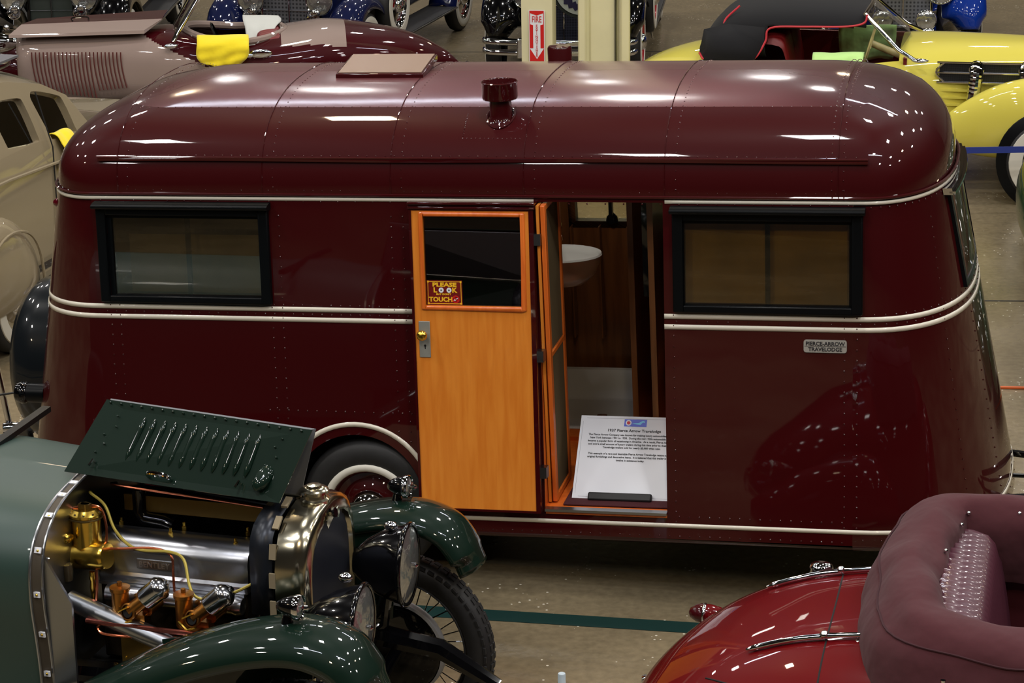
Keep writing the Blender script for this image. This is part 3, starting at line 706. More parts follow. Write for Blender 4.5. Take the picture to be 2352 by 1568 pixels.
basin(.035, 1.22, 1.44, .225, .17, .16).build('bowl', M_CERAM, bs, 50)
m = MB(); m.tube(catmull([(-.02, 1.34, 1.45), (-.02, 1.34, 1.53), (.0, 1.32, 1.55), (.03, 1.29, 1.54), (.04, 1.28, 1.51)], 5), .011, 8); m.lathe([(.02, 0), (.02, .03), (.008, .04), (.018, .055), (0, .07)], (-.045, 1.36, 1.47), (0, 0, 1), 12); m.lathe([(.02, 0), (.02, .03), (.008, .04), (.018, .055), (0, .07)], (.0, 1.38, 1.55), (0, 0, 1), 12); m.build('tap', M_CHROME, bs, 50)
MB().tube([(.0, 1.25, 1.3), (.0, 1.25, 1.1), (-.02, 1.3, .9), (-.05, 1.5, .8)], .016, 8).build('drain_pipe', M_CHROME, bs)
tb = thing('shower_tub', 'low white enamel tub on the trailer bathroom floor', 'tub', (0, 11.201, 0), (0, -EP, -TH))
m = MB(); rs = []
for (i, zz, ) in ((0, .462), (0, .60), (.02, .61), (.05, .60), (.07, .50), (.1, .485)):
    x0, x1, y0, y1 = -.10+i, .45-i, 1.12+i, 1.80-i; rs.append([(x0, y0, zz), (x1, y0, zz), (x1, y1, zz), (x0, y1, zz)])
rs = rs[0:1]+[[(x, y, .50 if j < 2 else z) for x, y, z in r] for j, r in enumerate(rs[1:])]
m.rings([[(-.1, 1.16, .462), (.455, 1.16, .462), (.455, 1.84, .462), (-.1, 1.84, .462)], [(-.1, 1.16, .49), (.455, 1.16, .49), (.455, 1.84, .62), (-.1, 1.84, .62)], [(-.07, 1.2, .49), (.425, 1.2, .49), (.425, 1.80, .61), (-.07, 1.80, .61)], [(-.05, 1.24, .472), (.40, 1.24, .472), (.40, 1.68, .475), (-.05, 1.68, .475)]], True)
bevel(m.build('tub_shell', M_CERAM, tb, 30), .01)
MB().lathe([(0, .004), (.03, .004), (.034, 0)], (.2, 1.4, .475), (0, 0, 1), 12).build('drain', M_CHROME, tb)
MB().box(-.10, .46, 1.02, 1.15, .462, .485).build('cabin_step', M_BIRCHF, TR, 0)
# seats and table seen through the side windows
bevel(MB().box(-2.2, -1.1, .35, .50, .9, 1.52).build('seat_back', M_SEAT, TR, 30), .03)
bevel(MB().box(-2.2, -1.1, 1.45, 1.85, .9, 1.50).build('seat_back', M_SEAT, TR, 30), .03)
MB().box(-2.1, -.5, .44, 1.86, .462, .9).build('bench', M_WALNUT, TR, 0)
bevel(MB().box(.9, 1.75, 1.4, 1.85, .95, 1.5).build('seat_back', M_SEAT, TR, 30), .03)
MB().box(.8, 1.8, .25, 1.86, .462, .95).build('bench', M_BIRCHF, TR, 0)
cl_ = lamp(0, 0, 0, .3, .12, 2.2, (1, .93, .8)); cl_.name = 'cabin_fill_light'; cl_.parent = TR; cl_.location = (.18, 1.0, 2.1)  # unseen fill light added to brighten the basin and cabin
# hitch
for y in (.62, .98, 1.35):
    MB().tube([(2.2, y, .37), (2.45, y*.9+.1, .36), (3.3, 1.0+(y-1)*.25, .34)], .02 if y != .98 else .012, 8).build('hitch_bar', M_BLACK, TR)
MB().lathe([(.04, 0), (.035, .4), (.03, .42), (0, .43)], (3.25, 1.0, -.1), (0, 0, 1), 12).build('hitch_jack', M_BLACK, TR)
MB().box(-1.9, 1.6, .45, 1.55, .24, .30).build('chassis', M_DARK, TR, 0)
MB().box(-2.3, 1.9, .08, 1.92, .30, .32).build('underbody', M_DARK, TR, 0)
# placard on its easel in the doorway
pc = thing('information_placard', 'white information card about the 1937 trailer, standing in its doorway', 'placard', (0, 11.201, 0), (0, -EP, -TH))
pa, pb, pcr, pdl = Vector((.275, .16, .478)), Vector((.835, .16, .478)), Vector((.835, .30, .880)), Vector((.275, .30, .880))
pa = Vector((.282, .14, .472)); W_ = .56; up = Vector((0, .30, .40)).normalized(); ph = .44
pn = Vector((1, 0, 0)).cross(up)
def pp_(u, v, o_=0): return pa+Vector((1, 0, 0))*(u+.03*v)+up*v+pn*o_
def pbox(m, u0, u1, v0, v1, o0, o1): m.hexa([pp_(u0, v0, o0), pp_(u1, v0, o0), pp_(u1, v1, o0), pp_(u0, v1, o0)], [pp_(u0, v0, o1), pp_(u1, v0, o1), pp_(u1, v1, o1), pp_(u0, v1, o1)]); return m
pbox(MB(), 0, W_, 0, ph, -.006, 0).build('card', M_WHITE, pc, 0)
ptm = lambda u, v: frame_mtx(pp_(u, v, .0012), (1, 0, 0), up)
text_mesh('1937 Pierce Arrow Travelodge', .0195, .0003, 'lettering', M_INK, pc, ptm(W_/2, ph-.082), bold=.0004, sx=1.12)
lines = ['The Pierce Arrow Company was known for making luxury automobiles in Buffalo', 'New York between 1901 to 1938.  During the mid 1930s automobile camping', 'became a popular form of vacationing in America.  As a result, Pierce Arrow built', 'and sold a small amount of luxury trailers during this time prior to their demise.', 'Travelodge trailers sold for nearly $5,000 when new.', '', 'This example of a rare and desirable Pierce Arrow Travelodge retains all of its', 'original furnishings and decorative items.  It is believed that this trailer is one of', 'twelve in existence today.']
for i, s_ in enumerate(lines):
    if s_: text_mesh(s_, .0138, .0003, 'lettering', M_INK, pc, ptm(W_/2-.004, ph-.104-i*.0168), bold=.0003, sx=1.0)
M_LOGO = mat('logo blue', (30, 60, 200), .4); M_LOGO2 = mat('logo cyan', (90, 190, 235), .4)
lg = pbox(MB(), W_/2-.055, W_/2+.06, ph-.053, ph-.015, 0, .0008).build('logo_panel', M_LOGO, pc, 0)
m = MB(); m.lathe([(0, .0016), (.015, .0016), (.015, .0006)], pp_(W_/2-.033, ph-.034), pn, 18); m.build('roundel', M_WHITE, lg, 0)
m = MB(); m.lathe([(.0, .0022), (.009, .0022), (.009, .0014)], pp_(W_/2-.033, ph-.034), pn, 18); m.build('roundel_core', M_RED, lg, 0)
m = MB(); m.add([pp_(W_/2-.015+a, ph-.034+b, .0014) for a, b in ((0, -.003), (.035, .001), (.052, .012), (.062, .012), (.066, .002), (.055, .004), (.045, -.009), (.01, -.006))], [tuple(range(8))]); m.build('swoosh', M_LOGO2, lg, 0)
m = MB(); 
for a in (0, 1):
    pass
bl = [(.012, .012), (.03, .012), (W_-.012, .012), (W_-.012, ph-.012), (.012, ph-.012)]
for (u0, u1, v0, v1) in ((.03, W_-.03, .012, .0132), (.03, W_-.03, ph-.0132, ph-.012), (.012, .0132, .03, ph-.03), (W_-.0132, W_-.012, .03, ph-.03)): pbox(m, u0, u1, v0, v1, 0, .0006)
m.build('border_line', mat('grey ink', (140, 140, 150), .7), pc, 0)
es = thing('placard_easel', 'black easel with padded lip holding the white card', 'easel', (0, 11.201, 0), (0, -EP, -TH))
bevel(pbox(MB(), .085, .41, -.012, .030, .002, .03).build('padded_lip', M_RUBBER, es, 30), .008)
pbox(MB(), .02, W_-.02, -.02, -.004, -.05, .004).build('ledge', M_BLACKM, es, 30)
for u in (.12, .42): MB().tube([pp_(u, 0, -.02), pp_(u, .35, -.02), pp_(u, .35, -.03)], .006, 6).build('rail', M_BLACKM, es)
MB().tube([pp_(.28, .33, -.03), (.56, .75, .47)], .006, 6).build('prop_leg', M_BLACKM, es)
mt_ = thing('door_mat', 'dark maroon mat under the card inside the trailer doorway', 'mat', (0, 11.201, 0), (0, -EP, -TH))
bevel(MB().box(.255, .788, .055, .60, .466, .474).build('mat_pad', mat('maroon carpet', (62, 12, 20), .95, bump=(80, .5, .003)), mt_, 30), .003)
# ------------------------------------------------------------------ vintage green tourer with raised bonnet (front left)
M_BRG = paint('dark green enamel', (14, 32, 24), .4)
M_BRGM = mat('satin green body fabric', (40, 62, 56), .45, coat=.2)
M_CORE = mat('radiator core', (26, 28, 32), .5, .4)
def grille_mat(name, rgb, dark, sc, metal=.8):
    m = bpy.data.materials.new(name); m.use_nodes = True; nt = m.node_tree; p = nt.nodes['Principled BSDF']; L = nt.links.new
    tc = nt.nodes.new('ShaderNodeTexCoord'); v = nt.nodes.new('ShaderNodeTexVoronoi'); v.inputs['Scale'].default_value = sc; v.inputs['Randomness'].default_value = 0
    L(tc.outputs['Object'], v.inputs['Vector']); r = nt.nodes.new('ShaderNodeValToRGB'); e = r.color_ramp.elements
    e[0].position = .25; e[1].position = .5; e[0].color = (*lin(dark), 1); e[1].color = (*lin(rgb), 1)
    L(v.outputs['Distance'], r.inputs[0]); L(r.outputs[0], p.inputs['Base Color']); p.inputs['Metallic'].default_value = metal; p.inputs['Roughness'].default_value = .35
    return m
M_MESH = grille_mat('fine radiator mesh', (70, 74, 86), (10, 11, 14), 90)
BT = thing('vintage_tourer', 'dark green vintage tourer with bonnet raised over its polished engine', 'car', (-.69, 9.04, 0), (0, 0, math.radians(-16.1)))
# radiator shell
def radsec(x, hw, zt, z0=.62, inset=0):
    pts = []; h = hw-inset; t = zt-inset
    for y, z in ((-1, 0), (-1.0, .35), (-1.0, .6), (-.985, .72), (-.93, .82), (-.80, .905), (-.60, .955), (-.35, .985), (-.12, 1.0), (.12, 1.0), (.35, .985), (.60, .955), (.80, .905), (.93, .82), (.985, .72), (1.0, .6), (1, .35), (1, 0)):
        pts.append((x, y*h, z0+(t-z0)*z))
    return pts
m = MB(); m.rings([radsec(-.185, .30, 1.345), radsec(-.19, .305, 1.355), radsec(-.12, .305, 1.36), radsec(-.075, .295, 1.352), radsec(-.058, .275, 1.33), radsec(-.055, .245, 1.29), radsec(-.075, .238, 1.28)], False, loop=False)
rs = m.build('radiator_shell', M_NICKEL, BT, 60)
MB().add(radsec(-.072, .24, 1.285), [tuple(range(18))]).build('radiator_core', M_MESH, BT, 0)
m = MB(); m.lathe([(.050, 0), (.062, .006), (.062, .02), (.052, .028), (.05, .04), (.058, .046), (.060, .058), (.05, .066), (.03, .068), (.028, .078), (0, .08)], (-.125, 0, 1.335), (0, 0, 1), 28); m.build('filler_cap', M_NICKEL, rs, 40)
q = Vector((-.046, 0, 1.300)); m = MB()
for sgn in (-1, 1):
    for i in range(5):
        a = math.radians(90-sgn*(20+i*22)); L_ = .078-.006*i
        m.hexa([(q.x, sgn*.012, q.z-.012), (q.x, sgn*.012, q.z+.0), (q.x-.004, sgn*L_*abs(math.cos(a))*1.0+sgn*.015, q.z-.012+.03*(1-i/2.4)), (q.x-.004, sgn*L_*.95*abs(math.cos(a))+sgn*.015, q.z-.026+.03*(1-i/2.4))],
               [(q.x+.006, sgn*.012, q.z-.012), (q.x+.006, sgn*.012, q.z+.0), (q.x, sgn*L_*abs(math.cos(a))+sgn*.015, q.z-.012+.03*(1-i/2.4)), (q.x, sgn*L_*.95*abs(math.cos(a))+sgn*.015, q.z-.026+.03*(1-i/2.4))])
m.build('wing_badge', M_NICKEL, rs, 0)
MB().lathe([(0, .012), (.020, .012), (.021, 0)], q, (1, 0, .25), 20).build('badge_oval', M_BLACK, rs, 0)
text_mesh('B', .042, .0012, 'badge_letter', M_WHITE, rs, frame_mtx((q.x+.014, .0, q.z-.012), (0, 1, 0), (-.25, 0, 1)), bold=.0012)
# leather strap ring behind the shell and rest blocks
def ringstrip(x0, x1, hw, zt, z0, name, mt, t=.006):
    m = MB(); m.rings([radsec(x0, hw, zt, z0), radsec(x1, hw, zt, z0)], False, loop=False); return solid(m.build(name, mt, BT, 60), t, 1)
ringstrip(-.30, -.205, .285, 1.345, .95, 'radiator_cowl_band', mat('dark blued steel', (34, 38, 46), .35, .5))
tanb = mat('tan webbing block', (128, 116, 92), .85)
prof = radsec(-.2, .296, 1.38, .62)
def along(P, s):
    P = [Vector(p) for p in P]; L = [0]
    for a, b in zip(P, P[1:]): L.append(L[-1]+(b-a).length)
    d = s*L[-1]
    for i in range(len(P)-1):
        if d <= L[i+1]: f = (d-L[i])/(L[i+1]-L[i]); return P[i].lerp(P[i+1], f), (P[i+1]-P[i]).normalized()
    return P[-1], (P[-1]-P[-2]).normalized()
def block_on(P, s, ln, x0, x1, th, name, mt, par):
    c, t = along(P, s); nrm = Vector((1, 0, 0)).cross(t).normalized(); 
    if nrm.dot(Vector((0, c.y, c.z-1.0))) < 0: nrm = -nrm
    b = []; 
    for o_ in (0, th):
        b.append([Vector((xx, 0, 0))+Vector((0, c.y, c.z))+t*u+nrm*o_ for xx, u in ((x0, -ln/2), (x1, -ln/2), (x1, ln/2), (x0, ln/2))])
    return MB().hexa(b[0], b[1]).build(name, mt, par, 0)
for k in range(7): block_on(prof, .07+.062*k, .062, -.215, -.188, .010, 'webbing_block', tanb, BT)
# scuttle and body
SP = [(-.50, .55), (-.505, .70), (-.52, .85), (-.54, 1.02), (-.525, 1.17), (-.45, 1.28), (-.30, 1.355), (-.05, 1.385), (.05, 1.385), (.30, 1.355), (.45, 1.28), (.525, 1.17), (.54, 1.02), (.52, .85), (.505, .70), (.50, .55)]
def scut(x, k=1.0, dz=0): return [(x, y*k, z+dz*(z-.5)) for y, z in catmull([(a, b, 0) for a, b in SP], 4) for y, z in ((y, z),)] if 0 else [(x, p[0]*k, p[1]+dz*(p[1]-.5)) for p in catmull([(a, b, 0) for a, b in SP], 4)]
m = MB(); m.rings([scut(-1.15), scut(-1.17, 1.01), scut(-1.6, 1.08, .03), scut(-1.95, 1.12, .02), scut(-3.2, 1.15, 0)], False, loop=False); m.build('scuttle', M_BRGM, BT, 60)
MB().tube([Vector(p)+Vector((.004, 0, 0)) for p in scut(-1.15)], .006, 6).build('scuttle_trim', M_ALU, BT)
MB().tube([Vector(p) for p in scut(-1.11, .93)], .006, 6).build('scuttle_trim', M_ALU, BT)
m = MB(); m.rings([scut(-1.145, .985), scut(-1.112, .94)], False, loop=False); m.build('bonnet_rest', mat('brown fibre rest', (62, 54, 42), .6), BT, 60)
P2 = scut(-1.13, .965)
for s_ in (.055, .13, .205, .28, .345, .40, .445):
    q_ = block_on(P2, s_, .024, -1.143, -1.112, .006, 'rest_clip', M_WHITE, BT)
    c, t = along(P2, s_); MB().sphere((-1.125, c.y-.006, c.z), .006, 8, 6).build('rivet_head', M_BRASS, q_)
fw = [p for p in scut(-1.125, .93)]
m = MB(); m.add(fw, [tuple(range(len(fw)))]); m.build('firewall', M_ALU, BT, 0)
m = MB(); m.hexa([(-1.12, -.47, .56), (-1.02, -.44, .56), (-1.02, -.44, .98), (-1.12, -.47, 1.2)], [(-1.12, -.455, .56), (-1.02, -.425, .56), (-1.02, -.425, .98), (-1.12, -.455, 1.2)]); m.build('side_bracket', M_ALU, BT, 30)
for z in (.70, .83, .97, 1.04, 1.17): MB().sphere((-1.11, -.44, z), .008, 8, 6, sc=(1.4, 1, .6)).build('bolt_head', M_CHROME, BT)
MB().box(-1.64, -1.6, -.62, .62, 1.395, 1.42).build('screen_base', M_BLACKM, BT, 0)
# chrome post and dark arm standing on the floor behind the trailer's rear corner
ST = thing('chrome_stand', 'chrome post with a dark angled arm behind the trailer rear corner', 'stand', (-2.94, 13.3, 0))
m = MB(); m.tube([(-.15, 0, 1.1), (-.06, 0, .49), (0, 0, .03)], .020, 10); m.lathe([(0, .02), (.10, .015), (.11, 0)], (0, 0, 0), (0, 0, 1), 20); m.build('post', M_CHROME, ST)
m = MB(); m.lathe([(0, .05), (.03, .045), (.035, 0), (.03, -.045), (0, -.05)], (-.01, -.03, .20), (1, .2, 0), 14); m.tube([(.03, -.03, .20), (.06, -.04, .21), (.065, -.04, .24)], .012, 6); m.build('clamp_knob', M_CHROME, ST)
m = MB(); m.hexa([(-.02, -.02, .02), (.25, .05, .28), (.25, .05, .36), (-.02, -.02, .10)], [(-.02, .02, .02), (.25, .09, .28), (.25, .09, .36), (-.02, .02, .10)]); m.build('dark_arm', M_DCHROME, ST, 30)
m = MB(); m.tube([(.10, -.02, .16), (.11, -.03, .10), (.13, -.02, .0)], .016, 8); m.build('strut', M_BLACKM, ST)
# bonnet: far half closed, near half raised and folded
def quad_panel(a, b, c, d, t, name, mt, par, nx=1):   # a,b bottom edge; c,d top edge
    a, b, c, d = map(Vector, (a, b, c, d)); n_ = (b-a).cross(d-a).normalized()*t
    return MB().hexa([a, b, c, d], [a+n_, b+n_, c+n_, d+n_]).build(name, mt, par, 0)
quad_panel((-1.14, .52, 1.14), (-.20, .30, 1.18), (-.20, .0, 1.352), (-1.14, .0, 1.372), .004, 'bonnet_top', M_BRG, BT)
m = MB(); a0, b0, a1, b1 = Vector((-1.13, .49, .72)), Vector((-.21, .30, .78)), Vector((-1.13, .50, 1.14)), Vector((-.21, .30, 1.18))
fp = quad_panel(a0, b0, b1, a1, .004, 'bonnet_side', mat('blued inner panel', (64, 68, 76), .45, .6), BT)
for i in range(9):
    s_ = .32+i*.068; p = a0.lerp(b0, s_); q_ = a1.lerp(b1, s_)
    lo = p.lerp(q_, .18); hi = p.lerp(q_, .82); off = Vector((0, -.006, 0))
    MB().hexa([lo+off, lo+off+Vector((.012, -.002, 0)), hi+off+Vector((.012, -.002, 0)), hi+off], [lo, lo+Vector((.012, 0, 0)), hi+Vector((.012, 0, 0)), hi]).build('louvre_slot', M_DARK, fp, 0)
# raised near half
H0, H1 = Vector((-1.17, -.0, 1.372)), Vector((-.185, .0, 1.352))
E0, E1 = Vector((-1.085, .185, 1.65)), Vector((-.115, .03, 1.65))
tp = quad_panel(H0, H1, H1.lerp(E1, .975), H0.lerp(E0, .975), .004, 'bonnet_top', mat('dull bonnet lining', (128, 130, 134), .5, .7), BT)
S0, S1 = Vector((-1.20, -.07, 1.40)), Vector((-.21, -.17, 1.39))
sp_ = quad_panel(S0+Vector((0, -.0, 0)), S1, E1+Vector((.0, -.05, .006)), E0+Vector((0, -.05, .006)), -.005, 'bonnet_side', M_BRG, BT)
ux = (S1-S0).normalized(); uz = (E0-S0); LN = (S1-S0).length; HN = uz.length; uz = uz.normalized(); un = ux.cross(uz).normalized()
if un.y > 0: un = -un
def SPt(u, v, o_=0): return (S0+(S1-S0)*u).lerp(E0+Vector((0, -.05, .006))+(E1-E0)*u, v)+un*(.005+o_)
for i in range(12):
    u = .235+i*.0505; a, b = SPt(u+.012, .25), SPt(u-.005, .83)
    m = MB(); rr = []
    for k in range(13):
        t = k/12; c = a.lerp(b, t); w_ = .012*min(1, math.sin(PI*min(t, 1-t)*2.2+.12) if min(t, 1-t) < .22 else 1)
        rr.append([c-ux*w_, c-ux*w_*.7+un*w_*.55, c+un*w_*.75, c+ux*w_*.7+un*w_*.55, c+ux*w_])
    m.rings(rr, False, loop=False); m.build('louvre', M_BRG, sp_, 60)
for i in range(19): MB().sphere(SPt(.03+i*.0515, .96), .0055, 8, 5).build('rivet_head', M_BRG, sp_, 60)
for (u, v) in ((.12, .30), (.14, .42), (.115, .54), (.15, .66), (.13, .8), (.92, .32), (.9, .45), (.93, .57), (.905, .70), (.92, .82)):
    MB().sphere(SPt(u-.03, v), .005, 8, 5).build('rivet_head', M_BRG, sp_, 60)
for u in (.115, .80):
    c = SPt(u, .17); MB().tube([c, c+un*.02, c+un*.022-uz*.03], .006, 6).build('bonnet_catch', M_CHROME, sp_)
c = SPt(.44, .085); m = MB(); m.tube(catmull([c-ux*.05, c-ux*.046+un*.03, c-ux*.02+un*.045, c+ux*.02+un*.045, c+ux*.046+un*.03, c+ux*.05], 4), .008, 8); m.build('bonnet_handle', M_CHROME, sp_)
c = SPt(.885, .28); m = MB(); rr = []
for k in range(9):
    t = -1+2*k/8; cc = c+uz*t*.062-ux*t*.006; r_ = .036*math.sqrt(max(.02, 1-abs(t)**2.6)); rr.append([cc+ux*r_*math.cos(a)+un*r_*.7*math.sin(a) for a in [PI*j/8 for j in range(9)]])
m.rings(rr, False, loop=False); m.build('panel_bulge', M_BRG, sp_, 80)
m = MB(); m.tube([H0+Vector((-.0, -.004, .004)), H1+Vector((0, -.004, .004))], .009, 8); m.build('bonnet_hinge', M_NICKEL, BT)
# engine
M_CAST = mat('polished alloy casting', (168, 170, 176), .3, 1, bump=(30, .1, .004))
def vsec(x, k=1): return [(x, y*k-.04, z) for y, z in ((-.115, .965), (-.12, .985), (-.12, 1.0), (-.105, 1.01), (-.105, 1.09), (-.09, 1.125), (-.05, 1.15), (0, 1.158), (.05, 1.15), (.09, 1.125), (.105, 1.09), (.105, .965))]
en = thing_part('engine', BT)
m = MB(); m.rings([vsec(-1.035, .9), vsec(-1.02), vsec(-.40), vsec(-.375, .92)], True); vc = m.build('valve_cover', M_CAST, BT, 50)
bevel(MB().box(-.86, -.70, -.153, -.145, 1.035, 1.078).build('name_plate', M_DCHROME, vc, 30), .002)
text_mesh('BENTLEY', .034, .0015, 'lettering', M_CAST, vc, frame_mtx((-.78, -.1545, 1.045), (1, 0, 0), (0, 0, 1)), bold=.0004, sx=1.0)
m = MB(); m.box(-1.03, -.385, -.165, .09, .955, .968); m.build('cover_flange', M_CAST, vc, 30)
for x, y in ((-1.0, .02), (-.72, .03), (-.44, .04), (-.45, -.07), (-.75, -.04)): MB().lathe([(.010, 0), (.010, .018), (.006, .02), (.006, .035), (0, .037)], (x, y, 1.145 if y > -.05 else 1.14), (0, 0, 1), 6).build('cap_nut', M_BRASS, vc, 30)
bevel(MB().box(-1.03, -.38, -.15, .10, .62, .955).build('cylinder_block', mat('bronze tinted block', (56, 46, 34), .4, .6), BT, 30), .01)
m = MB(); m.tube([(-.98, -.19, .93), (-.42, -.19, .93)], .036, 14); m.lathe([(0, .03), (.035, .025), (.042, 0), (.036, -.02)], (-.405, -.19, .93), (1, 0, 0), 16); m.build('water_manifold', M_CAST, BT, 50)
for i in range(6): MB().lathe([(.012, 0), (.012, .012), (0, .014)], (-.92+i*.09, -.222, .945), (0, -1, .3), 10).build('manifold_bolt', M_CHROME, BT)
def carb(x):
    m = MB(); m.lathe([(.034, -.115), (.036, -.11), (.036, .01), (.042, .014), (.042, .028), (.01, .032), (.01, .05), (0, .052)], (x-.135, -.30, .985), (0, 0, 1), 20); fc = m.build('float_chamber', M_BRONZE, BT, 40)
    a = Vector((x-.075, -.34, .93)); d = Vector((.60, .12, .50)).normalized()
    m = MB(); m.tube([a, a+d*.10], .030, 16); m.lathe([(.032, 0), (.036, .004), (.036, .014), (.03, .016), (.026, -.01), (.02, -.02), (0, -.02)], a-Vector((.0, .005, 0)), (-.25, -1, .25), 18)
    m.box(x-.10, x-.02, -.33, -.27, .86, .91); m.tube([(x-.02, -.3, .92), (x, -.2, .93)], .025, 10); m.build('carburettor_body', M_BRONZE, BT, 40)
    MB().lathe([(0, .012), (.022, .012), (.022, .002)], a-Vector((0, .012, 0)), (-.25, -1, .25), 18).build('intake_throat', M_DARK, BT, 30)
    m = MB(); m.lathe([(.034, .075), (.044, .08), (.046, .085), (.046, .155), (.050, .158), (.050, .168), (.043, .180), (.028, .196), (.012, .20), (.012, .208), (0, .21)], a, d, 22); m.build('dashpot', mat('polished dashpot', (196, 198, 204), .16, 1), BT, 50)
    m = MB(); m.tube([(x-.15, -.33, .90), (x-.10, -.36, .88), (x-.06, -.36, .90)], .006, 6); m.tube([(x-.12, -.36, .93), (x-.07, -.37, .96)], .004, 6); m.lathe([(.016, 0), (.012, -.03), (.014, -.05), (0, -.055)], (x-.055, -.33, .87), (0, 0, 1), 10); m.build('linkage', M_BRASS, BT)
carb(-.735); carb(-.455)
m = MB(); m.box(-.86, -.36, -.34, -.325, .70, .86); m.box(-.86, -.36, -.34, -.15, .69, .70); pn_ = m.build('sump_plate', mat('bronzed plate', (112, 92, 48), .3, .9), BT, 30)
for i in range(9): MB().sphere((-.84+i*.056, -.343, .722+.0*i), .005, 6, 4).build('bolt_head', M_BRASS, pn_)
MB().sphere((-.44, -.35, .80), .018, 12, 8).build('brass_dome', M_BRASS, pn_)
MB().tube([(-1.0, -.36, .875), (-.7, -.365, .872), (-.36, -.36, .868)], .011, 8).build('control_rod', mat('rose copper rod', (190, 110, 96), .25, 1), BT)
cp = lambda pts, r=.005, mt=M_COPPER, nm='copper_pipe': MB().tube(catmull(pts, 6), r, 7).build(nm, mt, BT)
cp([(-1.13, -.15, 1.03), (-1.145, -.17, 1.2), (-1.13, -.17, 1.27), (-1.10, -.15, 1.285)])
cp([(-1.07, -.13, 1.285), (-1.02, -.12, 1.27), (-.99, -.14, 1.2), (-.985, -.16, 1.13), (-.96, -.16, 1.115), (-.8, -.15, 1.13), (-.72, -.16, 1.125), (-.69, -.17, 1.10), (-.685, -.18, 1.04), (-.68, -.19, .96)], .0055)
cp([(-1.14, -.3, 1.03), (-1.13, -.33, .9), (-1.09, -.36, .84), (-1.08, -.37, .75), (-1.07, -.38, .6)], .008)
cp([(-1.02, -.20, 1.04), (-1.01, -.22, .98), (-1.0, -.26, .90), (-.97, -.29, .87), (-.90, -.30, .87)], .006)
cp([(-.93, -.35, .875), (-.95, -.36, .85), (-.92, -.37, .83), (-.8, -.37, .83), (-.68, -.36, .84), (-.60, -.34, .86)], .006)
cp([(-1.05, .10, 1.30), (-1.03, .02, 1.325), (-.9, .0, 1.325), (-.6, .0, 1.31), (-.35, .0, 1.295)], .006)
cp([(-1.13, .02, 1.28), (-1.1, -.04, 1.30), (-1.03, -.06, 1.26), (-.97, -.10, 1.17), (-.86, -.15, 1.12), (-.7, -.17, 1.13), (-.63, -.19, 1.11), (-.59, -.24, 1.03), (-.55, -.27, .99), (-.48, -.26, .98), (-.38, -.24, 1.02), (-.3, -.2, 1.06)], .0065, mat('yellow braided cable', (178, 160, 72), .5, .3), 'braided_cable')
MB().tube([(-1.1, .1, 1.335), (-.25, .02, 1.30)], .012, 8).build('cross_stay', M_BLACK, BT)
MB().box(-1.0, -.3, .06, .075, 1.20, 1.27).build('brass_rail', mat('dull brass strip', (92, 74, 34), .4, .8), BT, 0)
m = MB(); m.tube([(-.93, .06, 1.30), (-.93, .06, 1.2), (-.90, .05, 1.17), (-.82, .05, 1.165), (-.78, .05, 1.15)], .03, 12); m.build('breather_pipe', M_BLACK, BT, 50)
# vacuum tank and dynamo in brass
m = MB(); m.lathe([(.0, -.12), (.060, -.12), (.060, .055), (.068, .058), (.070, .064), (.070, .082), (.062, .088), (.05, .10), (.0, .10)], (-1.075, -.15, 1.18), (0, 0, 1), 28); vt = m.build('vacuum_tank', M_BRASS, BT, 40)
m = MB(); m.lathe([(.02, .10), (.02, .12), (.0, .12)], (-1.075, -.15, 1.18), (0, 0, 1), 6); m.box(-1.10, -1.05, -.165, -.14, 1.28, 1.30); m.lathe([(.072, .060), (.074, .064), (.072, .070)], (-1.075, -.15, 1.18), (0, 0, 1), 28); m.build('tank_fittings', mat('dark brass', (120, 100, 60), .35, .9), vt, 30)
for k in range(10): MB().sphere((-1.075+.063*math.cos(k*PI/5), -.15+.063*math.sin(k*PI/5), 1.268), .005, 6, 4).build('bolt_head', M_CHROME, vt)
MB().lathe([(0, .05), (.018, .048), (.024, .04), (.022, .02), (.014, 0)], (-1.115, -.21, 1.17), (-.5, -1, .2), 16).build('brass_knob', M_BRASS, vt, 50)
m = MB(); m.lathe([(0, -.10), (.055, -.095), (.06, -.08), (.06, .07), (.052, .085), (.0, .09)], (-1.055, -.17, 1.08), (1, -.15, .12), 24); m.build('dynamo_drum', M_BRASS, vt, 40)
MB().lathe([(.012, .0), (.014, -.03), (.010, -.04), (.014, -.07), (.008, -.12), (0, -.13)], (-1.03, -.22, 1.03), (0, 0, 1), 10).build('tap_fitting', M_BRASS, vt, 40)
MB().lathe([(0, .03), (.022, .03), (.024, 0), (.020, -.04), (0, -.05)], (-1.12, -.26, 1.04), (0, 0, 1), 14).build('filter_bowl', mat('smoky bowl', (70, 60, 44), .15, .3), BT, 50)
# steering column tube and hoses
m = MB(); m.tube([(-1.10, -.30, .93), (-.62, -.36, .805)], .042, 20); m.tube([(-.62, -.36, .805), (-.56, -.37, .79)], .046, 20); m.tube([(-.56, -.37, .79), (-.40, -.39, .75)], .034, 16); m.build('steering_column', mat('brushed column tube', (172, 176, 182), .28, 1), BT, 40)
m = MB(); m.tube(catmull([(-.27, -.16, 1.06), (-.27, -.19, .98), (-.28, -.21, .86), (-.27, -.2, .72)], 6), .04, 14); m.lathe([(.046, 0), (.05, .01), (.046, .02), (.05, .03), (.046, .04)], (-.275, -.2, .88), (0, -.1, 1), 16); m.build('radiator_hose', M_BLACK, BT, 50)
MB().box(-1.1, -.2, -.30, .35, .50, .60).build('engine_tray', M_DARK, BT, 0)
